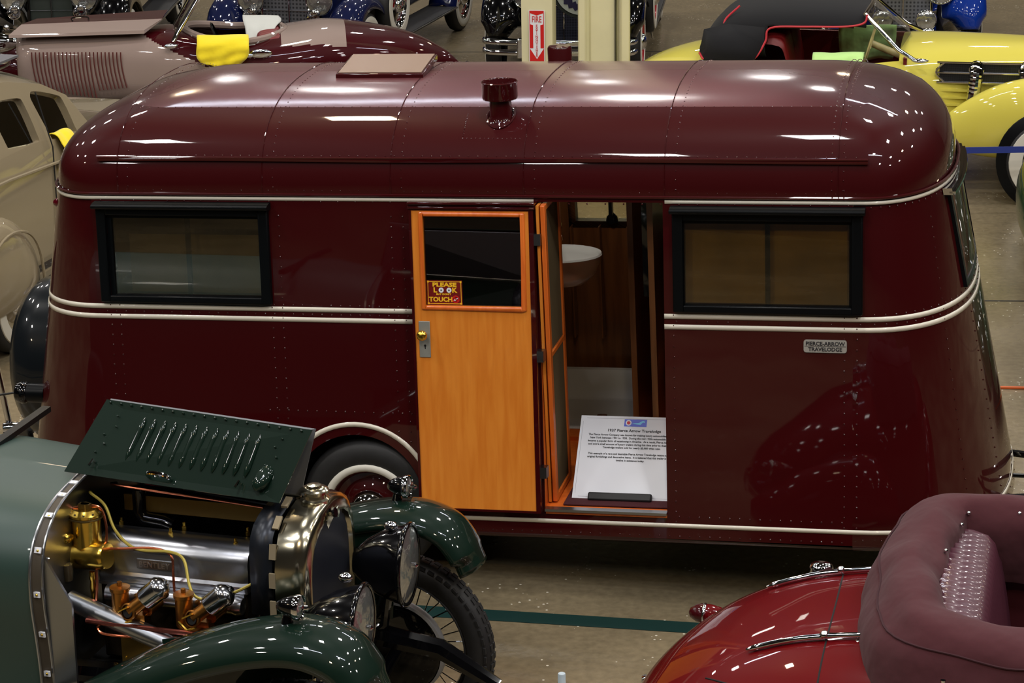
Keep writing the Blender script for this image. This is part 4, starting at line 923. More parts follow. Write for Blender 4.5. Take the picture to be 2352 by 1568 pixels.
# chassis rail and panel below the bonnet
m = MB(); m.box(-1.15, -.1, -.455, -.425, .50, .60); m.box(-3.0, -1.15, -.5, -.46, .45, .58); m.build('side_valance', M_BRG, BT, 30)
for i in range(5): MB().box(-1.10+i*.13, -1.02+i*.13, -.46, -.43, .602, .625).build('webbing_block', tanb, BT, 0)
for y in (-.3, .3): MB().tube([(-1.1, y, .62), (0, y, .64), (.3, y, .60), (.55, y, .46)], [.05, .05, .045, .03], 8).build('dumb_iron', M_BLACK, BT)
for y in (-.3, .3):
    for k in range(4): MB().tube(catmull([(-.5+k*.05, y, .5-k*.012), (0, y, .37-k*.012), (.5-k*.05, y, .46-k*.012)], 6), .012, 5).build('spring_leaf', M_BLACK, BT)
MB().tube([(0, -.62, .43), (0, -.3, .38), (0, .3, .38), (0, .62, .43)], .03, 10).build('front_axle', M_BLACK, BT)
MB().tube([(-.08, -.6, .36), (-.08, .6, .36)], .014, 8).build('track_rod', M_BLACK, BT)
# wheels: wire spoke
def wire_wheel(par, c, ax, R, mt_rim=M_BLACK, drum=True, wdt=.12):
    c = Vector(c); ax = Vector(ax).normalized(); u = Vector((0, 0, 1)); v = ax.cross(u)
    h = wdt/2; rr = R-.12
    ty = MB().lathe([(rr+.01, -h*.6), (rr+.04, -h), (R-.045, -h), (R-.012, -h*.72), (R, -h*.4), (R, h*.4), (R-.012, h*.72), (R-.045, h), (rr+.04, h), (rr+.01, h*.6)], c, ax, 56).build('tyre', M_RUBBER, par, 40)
    # tread blocks
    nb = 60; tb_ = MB()
    for k in range(nb):
        a = 2*PI*k/nb; d = u*math.cos(a)+v*math.sin(a); t = -u*math.sin(a)+v*math.cos(a)
        for w0, w1 in ((-h*.95, -h*.5), (-h*.4, h*.0), (h*.1, h*.42), (h*.5, h*.95)):
            e0 = R-.006 if abs(w0+w1)/2 < h*.5 else R-.022
            tb_.hexa([c+d*e0+ax*w0-t*.016, c+d*e0+ax*w1-t*.016, c+d*e0+ax*w1+t*.016, c+d*e0+ax*w0+t*.016], [c+d*(e0+.010)+ax*w0-t*.014, c+d*(e0+.010)+ax*w1-t*.014, c+d*(e0+.010)+ax*w1+t*.014, c+d*(e0+.010)+ax*w0+t*.014])
    tb_.build('tread', M_RUBBER, ty, 0)['kind'] = 'stuff'
    rm = MB().lathe([(rr+.02, -h*.7), (rr, -h*.6), (rr-.012, -h*.2), (rr-.012, h*.2), (rr, h*.6), (rr+.02, h*.7)], c, ax, 48).build('rim', mt_rim, par, 60)
    for k in range(36):
        a = 2*PI*k/36; s_ = 1 if k % 2 else -1; a2 = a+.35*(1 if (k//2) % 2 else -1)
        p0 = c+(u*math.cos(a2)+v*math.sin(a2))*.07+ax*s_*.045; p1 = c+(u*math.cos(a)+v*math.sin(a))*(rr-.01)
        MB().tube([p0, p1], .0028, 4, False).build('spoke', mt_rim, rm, 0)
    MB().lathe([(.0, -.07), (.05, -.065), (.055, .05), (.03, .08), (0, .085)], c, ax, 16).build('hub', mt_rim, rm, 50)
    if drum:
        i_ = -ax
        MB().lathe([(0, .06), (.19, .06), (.205, .055), (.21, .045), (.215, .02), (.21, 0)], c, i_, 40).build('brake_drum', M_BLACK, par, 40)
        MB().lathe([(.21, .062), (.222, .058), (.222, .02), (.212, .018)], c, i_, 40).build('drum_band', mat('ribbed drum alloy', (150, 150, 150), .5, .4), par, 40)
    return ty
wire_wheel(BT, (.0, .66, .43), (.06, 1, 0), .43)
wire_wheel(BT, (.0, -.66, .43), (.06, -1, 0), .43)
# wings
def wing(pts, yc, sgn, name='wing'):
    P = catmull([(x, 0, z) for x, z in pts], 6); rr = []; N = len(P)
    for i, p in enumerate(P):
        t = (P[min(i+1, N-1)]-P[max(i-1, 0)]).normalized(); nn = Vector((-t.z, 0, t.x)); k = 1.0
        e = i/(N-1); k = min(1, .55+e*1.2) if e < .4 else 1; k *= 1 if e < .93 else .8
        rr.append([p+Vector((0, yc+sgn*dy*k, 0))+nn*dz for dy, dz in ((-.17, -.075), (-.165, -.05), (-.14, -.022), (-.09, -.004), (-.02, .004), (.05, -.002), (.10, -.02), (.135, -.048), (.152, -.08), (.157, -.115))])
    o = MB().rings(rr, False, loop=False).build(name, M_BRG, BT, 70); solid(o, .005); return o
WP = [(-1.5, .42), (-1.25, .50), (-1.0, .66), (-.72, .835), (-.42, .985), (-.14, 1.08), (.08, 1.108), (.25, 1.06), (.34, .965), (.39, .86)]
wn = wing(WP, -.66, -1); wf = wing(WP, .66, 1)
for sgn in (-1, 1):
    MB().hexa([(-.6, sgn*.50, .62), (.02, sgn*.50, .62), (.05, sgn*.50, 1.05), (-.6, sgn*.50, .90)], [(-.6, sgn*.505, .62), (.02, sgn*.505, .62), (.05, sgn*.505, 1.05), (-.6, sgn*.505, .90)]).build('inner_valance', M_BRG, BT, 0)
def head_lamp(par, c, R, dep, shell, stem=None, nm='head_lamp', back=.35, ax=(1, 0, 0), lens=M_HGLASS, rimm=M_BLACK):
    c = Vector(c); ax = Vector(ax).normalized()
    o = MB().lathe([(R*.06, -dep), (R*back, -dep*.97), (R*.62, -dep*.72), (R*.82, -dep*.45), (R*.95, -dep*.16), (R*1.0, 0)], c, ax, 32, cap=True).build(nm, shell, par, 60)
    MB().lathe([(R*1.0, -.01), (R*1.045, -.004), (R*1.05, .008), (R*1.0, .014), (R*.94, .01)], c, ax, 36).build('lamp_rim', rimm, o, 60)
    MB().lathe([(0, .012+R*.10), (R*.4, .012+R*.085), (R*.75, .010+R*.04), (R*.95, .006)], c, ax, 32).build('lens', lens, o, 60)
    MB().lathe([(0, .03), (.012, .02), (.012, -.02)], c+ax*.02, ax, 10).build('bulb', M_CHROME, o)
    return o
for sgn in (-1, 1):
    hl = head_lamp(BT, (.165, sgn*.29, .975 if sgn > 0 else .945), .172, .23, M_BLACK, ax=(1, .07, 0))
    MB().sphere((.10, sgn*.28, 1.145), .022, 12, 8, sc=(1.4, 1, 1)).build('lamp_finial', M_CHROME, hl)
    MB().tube([(.08, sgn*.28, .84), (.06, sgn*.28, .70), (.0, sgn*.3, .64)], .02, 8).build('lamp_bracket', M_BLACK, BT)
    sl = head_lamp(BT, (.045, sgn*.66, 1.175), .048, .085, M_BLACK, nm='side_lamp', rimm=M_CHROME)
    MB().tube([(.0, sgn*.66, 1.14), (.0, sgn*.66, 1.09)], [.016, .03], 10).build('lamp_stem', M_BLACK, sl)
MB().tube([(.0, -.5, .80), (.03, -.28, .74), (.03, .28, .74), (.0, .5, .80)], .014, 8).build('lamp_bar', M_BLACK, BT)
# body interior behind scuttle (out of the way)
MB().box(-3.2, -1.2, -.5, .5, .45, .5).build('body_floor', M_DARK, BT, 0)
for y in (-.70, .70): wheel(BT, (-3.0, y, .43), (0, 1 if y > 0 else -1, 0), .43, .13, .28, 0, 0, M_BRG, .06)
# ------------------------------------------------------------------ red convertible (front right)
M_RUBY = paint('ruby red enamel', (94, 4, 9), .4)
M_MCLOTH = mat('maroon canvas', (66, 22, 29), .95, bump=(7, .5, .03), sheen=.05, vary=(90, .06))
M_MLEATH = mat('maroon leather', (76, 38, 50), .38, coat=.25, bump=(60, .05, .003))
RC = thing('red_convertible', 'ruby red convertible with its maroon hood folded, rounded tail toward the trailer', 'car', (1.245, 8.905, 0), (0, 0, math.radians(-13.4)))
def selli(x, hw, z0, z1, e=2.4, n=40, yc=0, zc=None):
    pts = []; zm = zc if zc is not None else (z0+z1)/2
    for k in range(n):
        a = 2*PI*k/n; c, s_ = math.cos(a), math.sin(a)
        y = hw*math.copysign(abs(c)**(2/e), c); z = zm+((z1-zm) if s_ > 0 else (zm-z0))*math.copysign(abs(s_)**(2/e), s_)
        pts.append((x, yc+y, z))
    return pts
def smooth_secs(secs, k=4):
    P = [tuple(s) for s in secs]; out = []
    n = len(P)
    for i in range(n-1):
        a, b, c, d = P[max(i-1, 0)], P[i], P[i+1], P[min(i+2, n-1)]
        for j in range(k):
            t = j/k; out.append(tuple(.5*(2*B_+(C_-A_)*t+(2*A_-5*B_+4*C_-D_)*t*t+(-A_+3*B_-3*C_+D_)*t**3) for A_, B_, C_, D_ in zip(a, b, c, d)))
    out.append(P[-1]); return out
def loft(secs, n=40, k=4, skip=None, matf=None, cap=True, e=None):
    S = smooth_secs(secs, k); rings = [selli(s[0], max(s[1], .003), s[2], s[3], s[4] if len(s) > 4 else 2.4, n, s[5] if len(s) > 5 else 0, s[6] if len(s) > 6 else None) for s in S]
    m = MB(); vs = [v for r in rings for v in r]; fs = []; ms = []
    for i in range(len(rings)-1):
        for q in range(n):
            f = (i*n+q, i*n+(q+1) % n, (i+1)*n+(q+1) % n, (i+1)*n+q); c = [sum(vs[j][ax] for j in f)/4 for ax in range(3)]
            if skip and skip(*c): continue
            fs.append(f); ms.append(matf(*c) if matf else 0)
    if cap: fs.append(tuple(range(n))[::-1]); ms.append(0); fs.append(tuple((len(rings)-1)*n+q for q in range(n))); ms.append(ms[-2] if ms else 0)
    b = len(m.v); m.v += vs; m.f += fs; m.m += ms
    return m
RB = [(-.80, .10, .26, .40, 2.2), (-.73, .34, .22, .52, 2.3), (-.59, .50, .22, .66, 2.4), (-.40, .60, .22, .795, 2.5), (-.19, .66, .22, .885, 2.6), (.0, .70, .22, .935, 2.7), (.25, .72, .22, .965, 2.8), (.6, .74, .22, .95, 3.2), (1.3, .74, .22, .93, 3.4), (2.4, .70, .22, .95, 3.2), (2.9, .62, .22, .95, 3.0), (3.5, .48, .25, .90, 2.8), (3.9, .34, .3, .80, 2.5), (4.0, .12, .38, .62, 2.2)]
loft(RB, 56, 5, skip=lambda x, y, z: .48 < x < 2.25 and z > .80 and abs(y) < .60).build('body', M_RUBY, RC, 60)
def body_pt(x, y, off=0):
    S = smooth_secs(RB, 8)
    for a, b in zip(S, S[1:]):
        if a[0] <= x <= b[0]:
            t = (x-a[0])/(b[0]-a[0]); s = [u+(v-u)*t for u, v in zip(a, b)]; break
    e = s[4]; zm = (s[2]+s[3])/2; r = min(.999, abs(y)/s[1])
    return Vector((x, y, zm+(s[3]-zm)*(1-r**e)**(1/e)+off))
# luggage lid shut line, hinges, lamps
MB().tube([body_pt(.03+.02*math.cos(y*2), y, -.001) for y in [(-.60+1.2*i/30) for i in range(31)]], .004, 6).build('shut_line', M_DARK, RC)
MB().tube([body_pt(.03-(t*.45), -.60+.22*t*t, .0) for t in [i/14 for i in range(15)]], .004, 6).build('shut_line', M_DARK, RC)
def hinge(y):
    m = MB(); P = [body_pt(x, y*(1+.12*(x-.03)), .016) for x in [(-.27+.30*i/10) for i in range(11)]]
    m.tube(P, [.006]+[.013]*9+[.015], 8); P = [body_pt(x, y*(1+.12*(x-.03)), .018) for x in [(.045+.17*i/6) for i in range(7)]]; m.tube(P, [.015]+[.012]*5+[.006], 8)
    m.sphere(tuple(body_pt(.037, y, .022)), .019, 12, 8); m.sphere(tuple(body_pt(.21, y*1.02, .018)), .014, 10, 6); m.build('luggage_hinge', M_CHROME, RC, 60)
hinge(.33); hinge(-.33)
c = body_pt(-.06, .48, .0); m = MB(); m.lathe([(.05, .0), (.052, .02), (.046, .035), (.03, .044), (0, .046)], c, (0, .25, 1), 24); m.lathe([(.03, -.02), (.03, .01)], c, (0, .25, 1), 16); m.build('fuel_cap', M_CHROME, RC, 40)
# rear wings
for sg in (-1, 1):
    loft([(-.70, .02, .25, .33, 2, sg*.70), (-.62, .10, .18, .40, 2.2, sg*.71), (-.46, .14, .15, .50, 2.3, sg*.73), (-.22, .17, .12, .60, 2.3, sg*.75), (.10, .18, .12, .64, 2.3, sg*.76), (.45, .14, .14, .56, 2.3, sg*.75), (.7, .08, .2, .42, 2.2, sg*.74)], 32, 5).build('rear_wing', M_RUBY, RC, 60)
    if sg > 0:
        q = Vector((-.585, .74, .515))
        m = MB(); m.lathe([(0, -.075), (.018, -.07), (.036, -.045), (.044, 0), (.043, .02), (.034, .06), (.018, .095), (.0, .11)], q, (1, 0, .0), 22); tl = m.build('tail_lamp', M_RUBY, RC, 60)
        m = MB(); m.lathe([(.044, -.018), (.048, -.014), (.048, -.006), (.044, -.002)], q, (1, 0, 0), 24); m.build('lamp_band', M_CHROME, tl, 60)
        m = MB(); m.lathe([(.045, -.018), (.040, -.045), (.022, -.074), (0, -.082)], q, (1, 0, 0), 22); m.build('lamp_lens', paint('dark ruby glass', (60, 4, 10)), tl, 60)
        m = MB(); m.rings([[(q.x+.02+.03*math.cos(a)*k, q.y+.012*math.sin(a)*k, z) for a in [2*PI*i/12 for i in range(12)]] for z, k in ((q.z-.02, 1), (q.z-.07, 1.1), (q.z-.16, 1.6))], True); m.build('lamp_stem', M_RUBY, tl, 60)
# bumper
m = MB(); m.tube(catmull([(-.55, -.75, .34), (-.68, -.5, .35), (-.78, 0, .36), (-.68, .5, .35), (-.55, .75, .34)], 6), .022, 10); m.lathe([(0, .05), (.03, .04), (.035, -.02), (.02, -.09)], (-.76, .25, .38), (0, 0, 1), 12); m.build('rear_bumper', M_CHROME, RC, 60)
# hood cover: wraps round the cockpit
P = catmull([(2.2, .60, 1.06), (1.5, .60, 1.07), (.95, .60, 1.08), (.68, .58, 1.09), (.46, .52, 1.09), (.40, .30, 1.075), (.37, .0, 1.06), (.38, -.25, 1.045), (.44, -.50, 1.03), (.66, -.58, 1.02), (.95, -.60, 1.01), (1.5, -.61, 1.0), (2.2, -.62, .99)], 8)
m = MB(); rr = []
for i, p in enumerate(P):
    t = (P[min(i+1, len(P)-1)]-P[max(i-1, 0)]).normalized(); o_ = Vector((t.y, -t.x, 0)).normalized()
    if o_.dot(Vector((p.x-1.1, p.y, 0))) < 0: o_ = -o_
    u = i/len(P); nz = lambda s_: noise.noise(Vector((p.x*4.5+s_*2.2, p.y*4.5, s_*1.7)))*.045
    back = max(0, 1-abs(p.x-.38)/.45)
    sec = [(.13+.07*back, -.27), (.16+.07*back, -.17), (.165+.05*back, -.07), (.155+.02*back, .02), (.125, .085), (.07, .125), (.0, .145), (-.06, .135), (-.10, .10), (-.118, .045), (-.12, -.04), (-.10, -.22)]
    rr.append([p+o_*(a+nz(k*.3))+Vector((0, 0, b+nz(k*.3+5)*.9)) for k, (a, b) in enumerate(sec)])
m.rings(rr, False, loop=False); m.add(rr[0], [tuple(range(12))]); m.add(rr[-1], [tuple(range(12))])
hc = m.build('hood_cover', M_MCLOTH, RC, 80); sm = hc.modifiers.new('sub', 'SUBSURF'); sm.levels = 1; sm.render_levels = 1
MB().tube([r[3]*.5+r[4]*.5+Vector((0, 0, .004)) if i < 60 else r[3]*.45+r[4]*.55+Vector((0, 0, .003)) for i, r in enumerate(rr)], .0045, 6).build('cover_seam', mat('dark maroon piping', (52, 16, 24), .9), RC)
for k in (2, 12, 18, 26, 34, 42, 50, 58, 66, 74, 84):
    if k < len(rr): MB().sphere(tuple(rr[k][2]*.6+rr[k][1]*.4), .012, 10, 8, sc=(1, 1, .7)).build('snap_stud', M_CHROME, hc)
for k in (22, 30, 38, 46): MB().sphere(tuple(rr[k][8]), .009, 10, 8).build('snap_stud', M_CHROME, hc)
# seat back: ribbed
def seat(x0, x1, zt, zb, ya, yb, rake, par, mt, ribs, name='seat_back'):
    m = MB(); rr = []; n = ribs*4
    for i in range(n+1):
        y = ya+(yb-ya)*i/n; rib = .5-.5*math.cos(2*PI*i/4.0); e = min(1, min(i, n-i)/4.0); r_ = .015*rib
        col = []
        for k in range(11):
            t = k/10; z = zb+(zt-zb)*math.sin(t*PI/2)**.8*(.86+.14*e); x = x1-rake*t+(-(x1-x0-rake))*(max(0, t-.7)/.3)**2
            col.append((x+r_, y, z+r_*(.3+t)))
        col.append((x0-.02, y, zt-.06)); rr.append(col)
    m.rings(rr, False, loop=False); return m.build(name, mt, par, 80)
seat(.46, .74, 1.12, .50, -.50, .56, .14, RC, M_MLEATH, 19)
bevel(MB().box(.55, 1.25, -.52, .56, .42, .56).build('seat_cushion', M_MLEATH, RC, 30), .05)
MB().box(.42, 2.3, -.62, .62, .25, .30).build('cabin_floor', M_DARK, RC, 0)
for y in (-.60, .60): bevel(MB().box(.45, 2.3, y-.02, y+.02, .30, .96).build('door_trim', mat('oxblood trim', (70, 14, 22), .6), RC, 30), .01)
# chrome handle balls on the near side
def wjet(x, z, r, nm='handle_knob'):
    m = MB(); m.sphere((x, -.80, z), r, 20, 14); m.lathe([(r*.45, 0), (r*.4, .03), (r*.5, .05)], (x, -.80, z+r*.7), (0, 0, 1), 10); m.tube([(x, -.80, z), (x, -.70, z)], r*.4, 8); return m.build(nm, M_CHROME, RC, 60)
wjet(.52, .955, .020)
m = MB(); m.sphere((.33, -.86, .84), .024, 20, 14); m.tube([(.33, -.84, .84), (.42, -.84, .835), (.55, -.82, .82)], [.014, .018, .012], 10); m.tube([(.34, -.86, .84), (.34, -.72, .84)], .012, 8); m.build('door_handle', M_CHROME, RC, 60)
for (x, y) in ((.05, -.74), (.05, .74)): wheel(RC, (x, y, .31), (0, 1 if y > 0 else -1, 0), .31, .15, .18, .19, .27, M_RUBY, .09)
for sg in (-1, 1): loft([(2.5, .05, .2, .35, 2, sg*.68), (2.8, .14, .14, .62, 2.2, sg*.70), (3.2, .17, .13, .78, 2.2, sg*.70), (3.6, .16, .14, .70, 2.2, sg*.69), (3.9, .06, .3, .5, 2, sg*.66)], 28, 5).build('front_wing', M_RUBY, RC, 60)
for (x, y) in ((3.2, -.74), (3.2, .74)): wheel(RC, (x, y, .36), (0, 1 if y > 0 else -1, 0), .36, .15, .2, .215, .30, M_RUBY, .09)
# ------------------------------------------------------------------ parked cars behind
M_TAUPE = paint('taupe enamel', (152, 134, 126), .45)
M_PLUM = paint('dark plum enamel', (60, 4, 12), .4)
M_YEL = paint('pale yellow enamel', (212, 200, 84), .45)
M_SAND = paint('sand metallic enamel', (142, 130, 106), .35)
M_NAVY = paint('navy enamel', (10, 20, 62), .4)
M_BLUE = paint('royal blue enamel', (10, 48, 140), .4)
M_BFAB = mat('black hood cloth', (13, 13, 16), .95)
M_PIPE = mat('red piping', (190, 40, 52), .6)
M_RLEATH = mat('red leather', (110, 14, 18), .45)
M_CLEAR = glass_mat('clear glass', (.85, .88, .86), .05)
M_CREAMP = mat('ivory plastic', (206, 190, 130), .4)
def towel(name, label, pts, parent_loc, rz, mt, over, cat='towel'):
    t = None
# --- taupe and plum boat-tail speedster, facing left
AU = thing('boat_tail_speedster', 'taupe and dark plum boat-tail speedster with its bonnet lid raised', 'car', (-2.5, 22.3, 0), (0, 0, math.radians(186)))
AB = [(2.08, .10, .42, .90, 2.2), (2.04, .22, .36, .955, 2.6), (1.85, .28, .32, .965, 2.8), (1.4, .35, .30, .975, 2.8), (1.0, .44, .30, .985, 2.8), (.7, .52, .30, .99, 2.8), (.4, .58, .30, .955, 2.8), (.0, .60, .30, .915, 2.9), (-.4, .60, .30, .955, 2.7), (-.8, .56, .32, 1.0, 2.5), (-1.2, .47, .34, .955, 2.4), (-1.6, .33, .36, .86, 2.2), (-1.9, .16, .40, .70, 2.0), (-2.05, .03, .44, .56, 2)]
def au_mat(x, y, z):
    if x > 1.0 or (x > .28 and z < .70+(x-.3)*.45): return 1
    if -.98 < x < -.36 and z > .84 and abs(y) < .5: return 1
    return 0
loft(AB, 120, 12, skip=lambda x, y, z: (-.38 < x < .50) and z > .78 and abs(y) < .44*math.sqrt(max(0, 1-((x-.06)/.46)**2))+.02, matf=au_mat).build('body', [M_PLUM, M_TAUPE], AU, 60)
m = MB(); m.tube([(.06+.47*math.cos(a), .45*math.sin(a), .90+.06*abs(math.cos(a))**1.5+.02*math.cos(a)) for a in [2*PI*i/40 for i in range(40)]], .035, 8, closed=True); m.build('cockpit_rim', M_TAUPE, AU)
MB().box(-.45, .55, -.42, .42, .5, .55).build('cockpit_floor', M_DARK, AU, 0)
seat(-.36, -.10, .93, .55, -.40, .40, .1, AU, M_RLEATH, 10)
m = MB(); m.lathe([(.17, 0), (.182, .01), (.17, .02)], (.22, .2, .88), (-1, 0, .4), 28); m.lathe([(0, .02), (.04, .015), (.04, 0)], (.22, .2, .88), (-1, 0, .4), 12); m.tube([(.22, .2, .88), (.45, .2, .8)], .015, 8); m.build('steering_wheel', M_BLACK, AU, 50)
m = MB(); m.box(.40, .44, -.36, .36, .80, .90); m.build('dashboard', M_CHROME, AU, 30)
for i in range(24):   # curved bonnet louvres
    x = 1.92-i*.0355; x2 = x-.04
    m = MB(); z0 = .50-.006*i if i < 16 else .42+.004*i; P = [(x+(.07)*math.cos(t*1.4)-.07+.02*t, .30+.115*(1.92-x)+.012, .84-(.84-z0)*t) for t in [k/8 for k in range(9)]]
    P = [(a, interp([(1.0, .44), (1.4, .355), (1.85, .285), (2.0, .26)], a)+.004, c) for a, b, c in P]
    m.tube(P, .0065, 5); m.build('louvre', mat('louvre dark brown', (92, 40, 36), .5), AU)  # louvre strips in dark brown
m = MB(); m.hexa([(2.12, .24, 1.0), (.88, .38, 1.03), (.72, .10, 1.085), (2.02, .0, 1.055)], [(2.12, .25, .975), (.88, .39, 1.0), (.72, .10, 1.075), (2.02, .0, 1.045)]); m.build('bonnet_lid', M_TAUPE, AU, 0)
m = MB(); m.hexa([(2.02, .0, 1.056), (.72, .10, 1.088), (.68, -.30, 1.10), (1.9, -.26, 1.06)], [(2.02, .0, 1.046), (.72, .10, 1.078), (.68, -.30, 1.09), (1.9, -.26, 1.05)]); m.build('bonnet_lid', M_PLUM, AU, 0)
m = MB(); m.tube(catmull([(1.55, .0, 1.07), (1.55, 0, 1.10), (1.42, 0, 1.105), (1.40, 0, 1.07)], 4), .008, 6); m.build('lid_handle', M_CHROME, AU)
m = MB()
for sg in (-1, 1): m.tube([(.62, sg*.50, .93), (.58, sg*.46, 1.0), (.34, sg*.33, 1.36)], .022, 8)
m.tube([(.34, -.33, 1.36), (.40, 0, 1.37), (.34, .33, 1.36)], .014, 8); m.tube([(.40, 0, 1.37), (.62, 0, 1.0)], .012, 8); m.sphere((.64, .52, .90), .035, 12, 8, sc=(1.8, 1, .7)); m.build('windscreen_frame', M_CHROME, AU, 60)
MB().add([(.60, .45, 1.0), (.35, .32, 1.35), (.40, 0, 1.36), (.62, 0, 1.0), (.35, -.32, 1.35), (.60, -.45, 1.0)], [(0, 1, 2, 3), (3, 2, 4, 5)]).build('windscreen_glass', M_CLEAR, AU, 0)
m = MB(); m.sphere((.27, .60, .80), .05, 16, 8, sc=(1.9, .35, .8)); m.build('door_handle', M_CHROME, AU, 60)
MB().sphere((-.06, .61, .805), .03, 12, 8, sc=(1.7, .5, .7)).build('side_handle', M_CHROME, AU, 60)
m = MB(); m.sphere((-.17, .605, .82), .045, 16, 8, sc=(2.4, .3, .9)); m.build('door_handle', M_CHROME, AU, 60)
loft([(-.45, .06, .25, .40, 2, .66), (-.75, .16, .15, .62, 2.2, .68), (-1.05, .18, .12, .715, 2.2, .68), (-1.4, .17, .12, .68, 2.2, .66), (-1.75, .13, .14, .52, 2.2, .62), (-2.0, .05, .2, .36, 2, .58)], 28, 5).build('rear_wing', M_PLUM, AU, 60)
loft([(-.45, .06, .25, .40, 2, -.66), (-.75, .16, .15, .62, 2.2, -.68), (-1.05, .18, .12, .715, 2.2, -.68), (-1.4, .17, .12, .68, 2.2, -.66), (-1.75, .13, .14, .52, 2.2, -.62), (-2.0, .05, .2, .36, 2, -.58)], 28, 5).build('rear_wing', M_PLUM, AU, 60)
for sg in (-1, 1): loft([(2.75, .05, .30, .42, 2, sg*.70), (2.55, .14, .25, .62, 2.2, sg*.72), (2.25, .18, .2, .74, 2.2, sg*.72), (1.85, .17, .18, .58, 2.2, sg*.71), (1.45, .14, .15, .42, 2.2, sg*.68), (.4, .12, .14, .28, 2.2, sg*.62)], 28, 5).build('front_wing', M_PLUM, AU, 60)
for x in (2.2, -1.2):
    for sg in (-1, 1): wheel(AU, (x, sg*.70, .36), (0, sg, 0), .36, .15, .2, .215, .30, M_TAUPE, .09)
m = MB(); m.tube(catmull([(-1.98, .62, .46), (-2.16, .4, .48), (-2.22, 0, .48), (-2.16, -.4, .48)], 6), .02, 8); m.sphere((-2.14, .42, .52), .055, 12, 10, sc=(.7, 1, 1.4)); m.build('rear_bumper', M_CHROME, AU, 60)
hh = head_lamp(AU, (2.28, .46, .80), .10, .18, M_CHROME, rimm=M_CHROME); hh = head_lamp(AU, (2.28, -.46, .80), .10, .18, M_CHROME, rimm=M_CHROME)
m = MB(); m.tube([(2.05, 0, .98), (2.2, 0, 1.0)], .015, 6); m.add([(2.02, 0, 1.0), (2.22, .0, 1.14), (2.26, 0, 1.06)], [(0, 1, 2)]); m.sphere((2.16, 0, 1.03), .03, 10, 8); m.build('mascot', M_CHROME, AU, 50)
# cloths
def cloth(name, label, mt, P, cat='towel', thick=.006, group=None, n=14):
    """P: corner rows [(left),(right)] down the drape, world coordinates"""
    m = MB(); rr = []
    rows = len(P)
    L_ = catmull([p[0] for p in P], 6); R_ = catmull([p[1] for p in P], 6)
    for i, (a, b) in enumerate(zip(L_, R_)):
        row = []
        for k in range(n+1):
            t = k/n; p = a.lerp(b, t); f = i/(len(L_)-1)
            nn = (b-a).cross(Vector((0, 0, 1))).normalized()
            row.append(p+nn*(.012*math.sin(t*17+i*.3)*f+.006*math.sin(t*7+i))+Vector((0, 0, .008*math.sin(t*9+1)*f)))
        rr.append(row)
    m.rings(rr, False, loop=False); o = m.build(name, mt, None, 80); solid(o, thick); o.modifiers['s'].offset = 0
    tag(o, label, cat, group); return o
def w_of(o, p):
    a = o.rotation_euler[2]; return Vector((o.location.x+p[0]*math.cos(a)-p[1]*math.sin(a), o.location.y+p[0]*math.sin(a)+p[1]*math.cos(a), p[2]))
cloth('towel', 'yellow towel draped over the cockpit side of the boat-tail speedster', M_YCLOTH, [(w_of(AU, (.40, .40, .94)), w_of(AU, (-.05, .38, .94))), (w_of(AU, (.40, .52, .99)), w_of(AU, (-.07, .52, .98))), (w_of(AU, (.40, .645, .93)), w_of(AU, (-.07, .66, .92))), (w_of(AU, (.41, .665, .82)), w_of(AU, (-.06, .68, .82))), (w_of(AU, (.36, .67, .74)), w_of(AU, (.03, .68, .73)))])
cloth('towel', 'white towel hanging over the seat inside the boat-tail speedster', M_WCLOTH, [(w_of(AU, (-.02, -.45, 1.0)), w_of(AU, (-.36, -.36, 1.0))), (w_of(AU, (-.02, -.25, 1.0)), w_of(AU, (-.38, -.2, .98))), (w_of(AU, (-.04, -.05, .93)), w_of(AU, (-.32, 0, .95))), (w_of(AU, (-.05, .12, .80)), w_of(AU, (-.25, .16, .80)))])
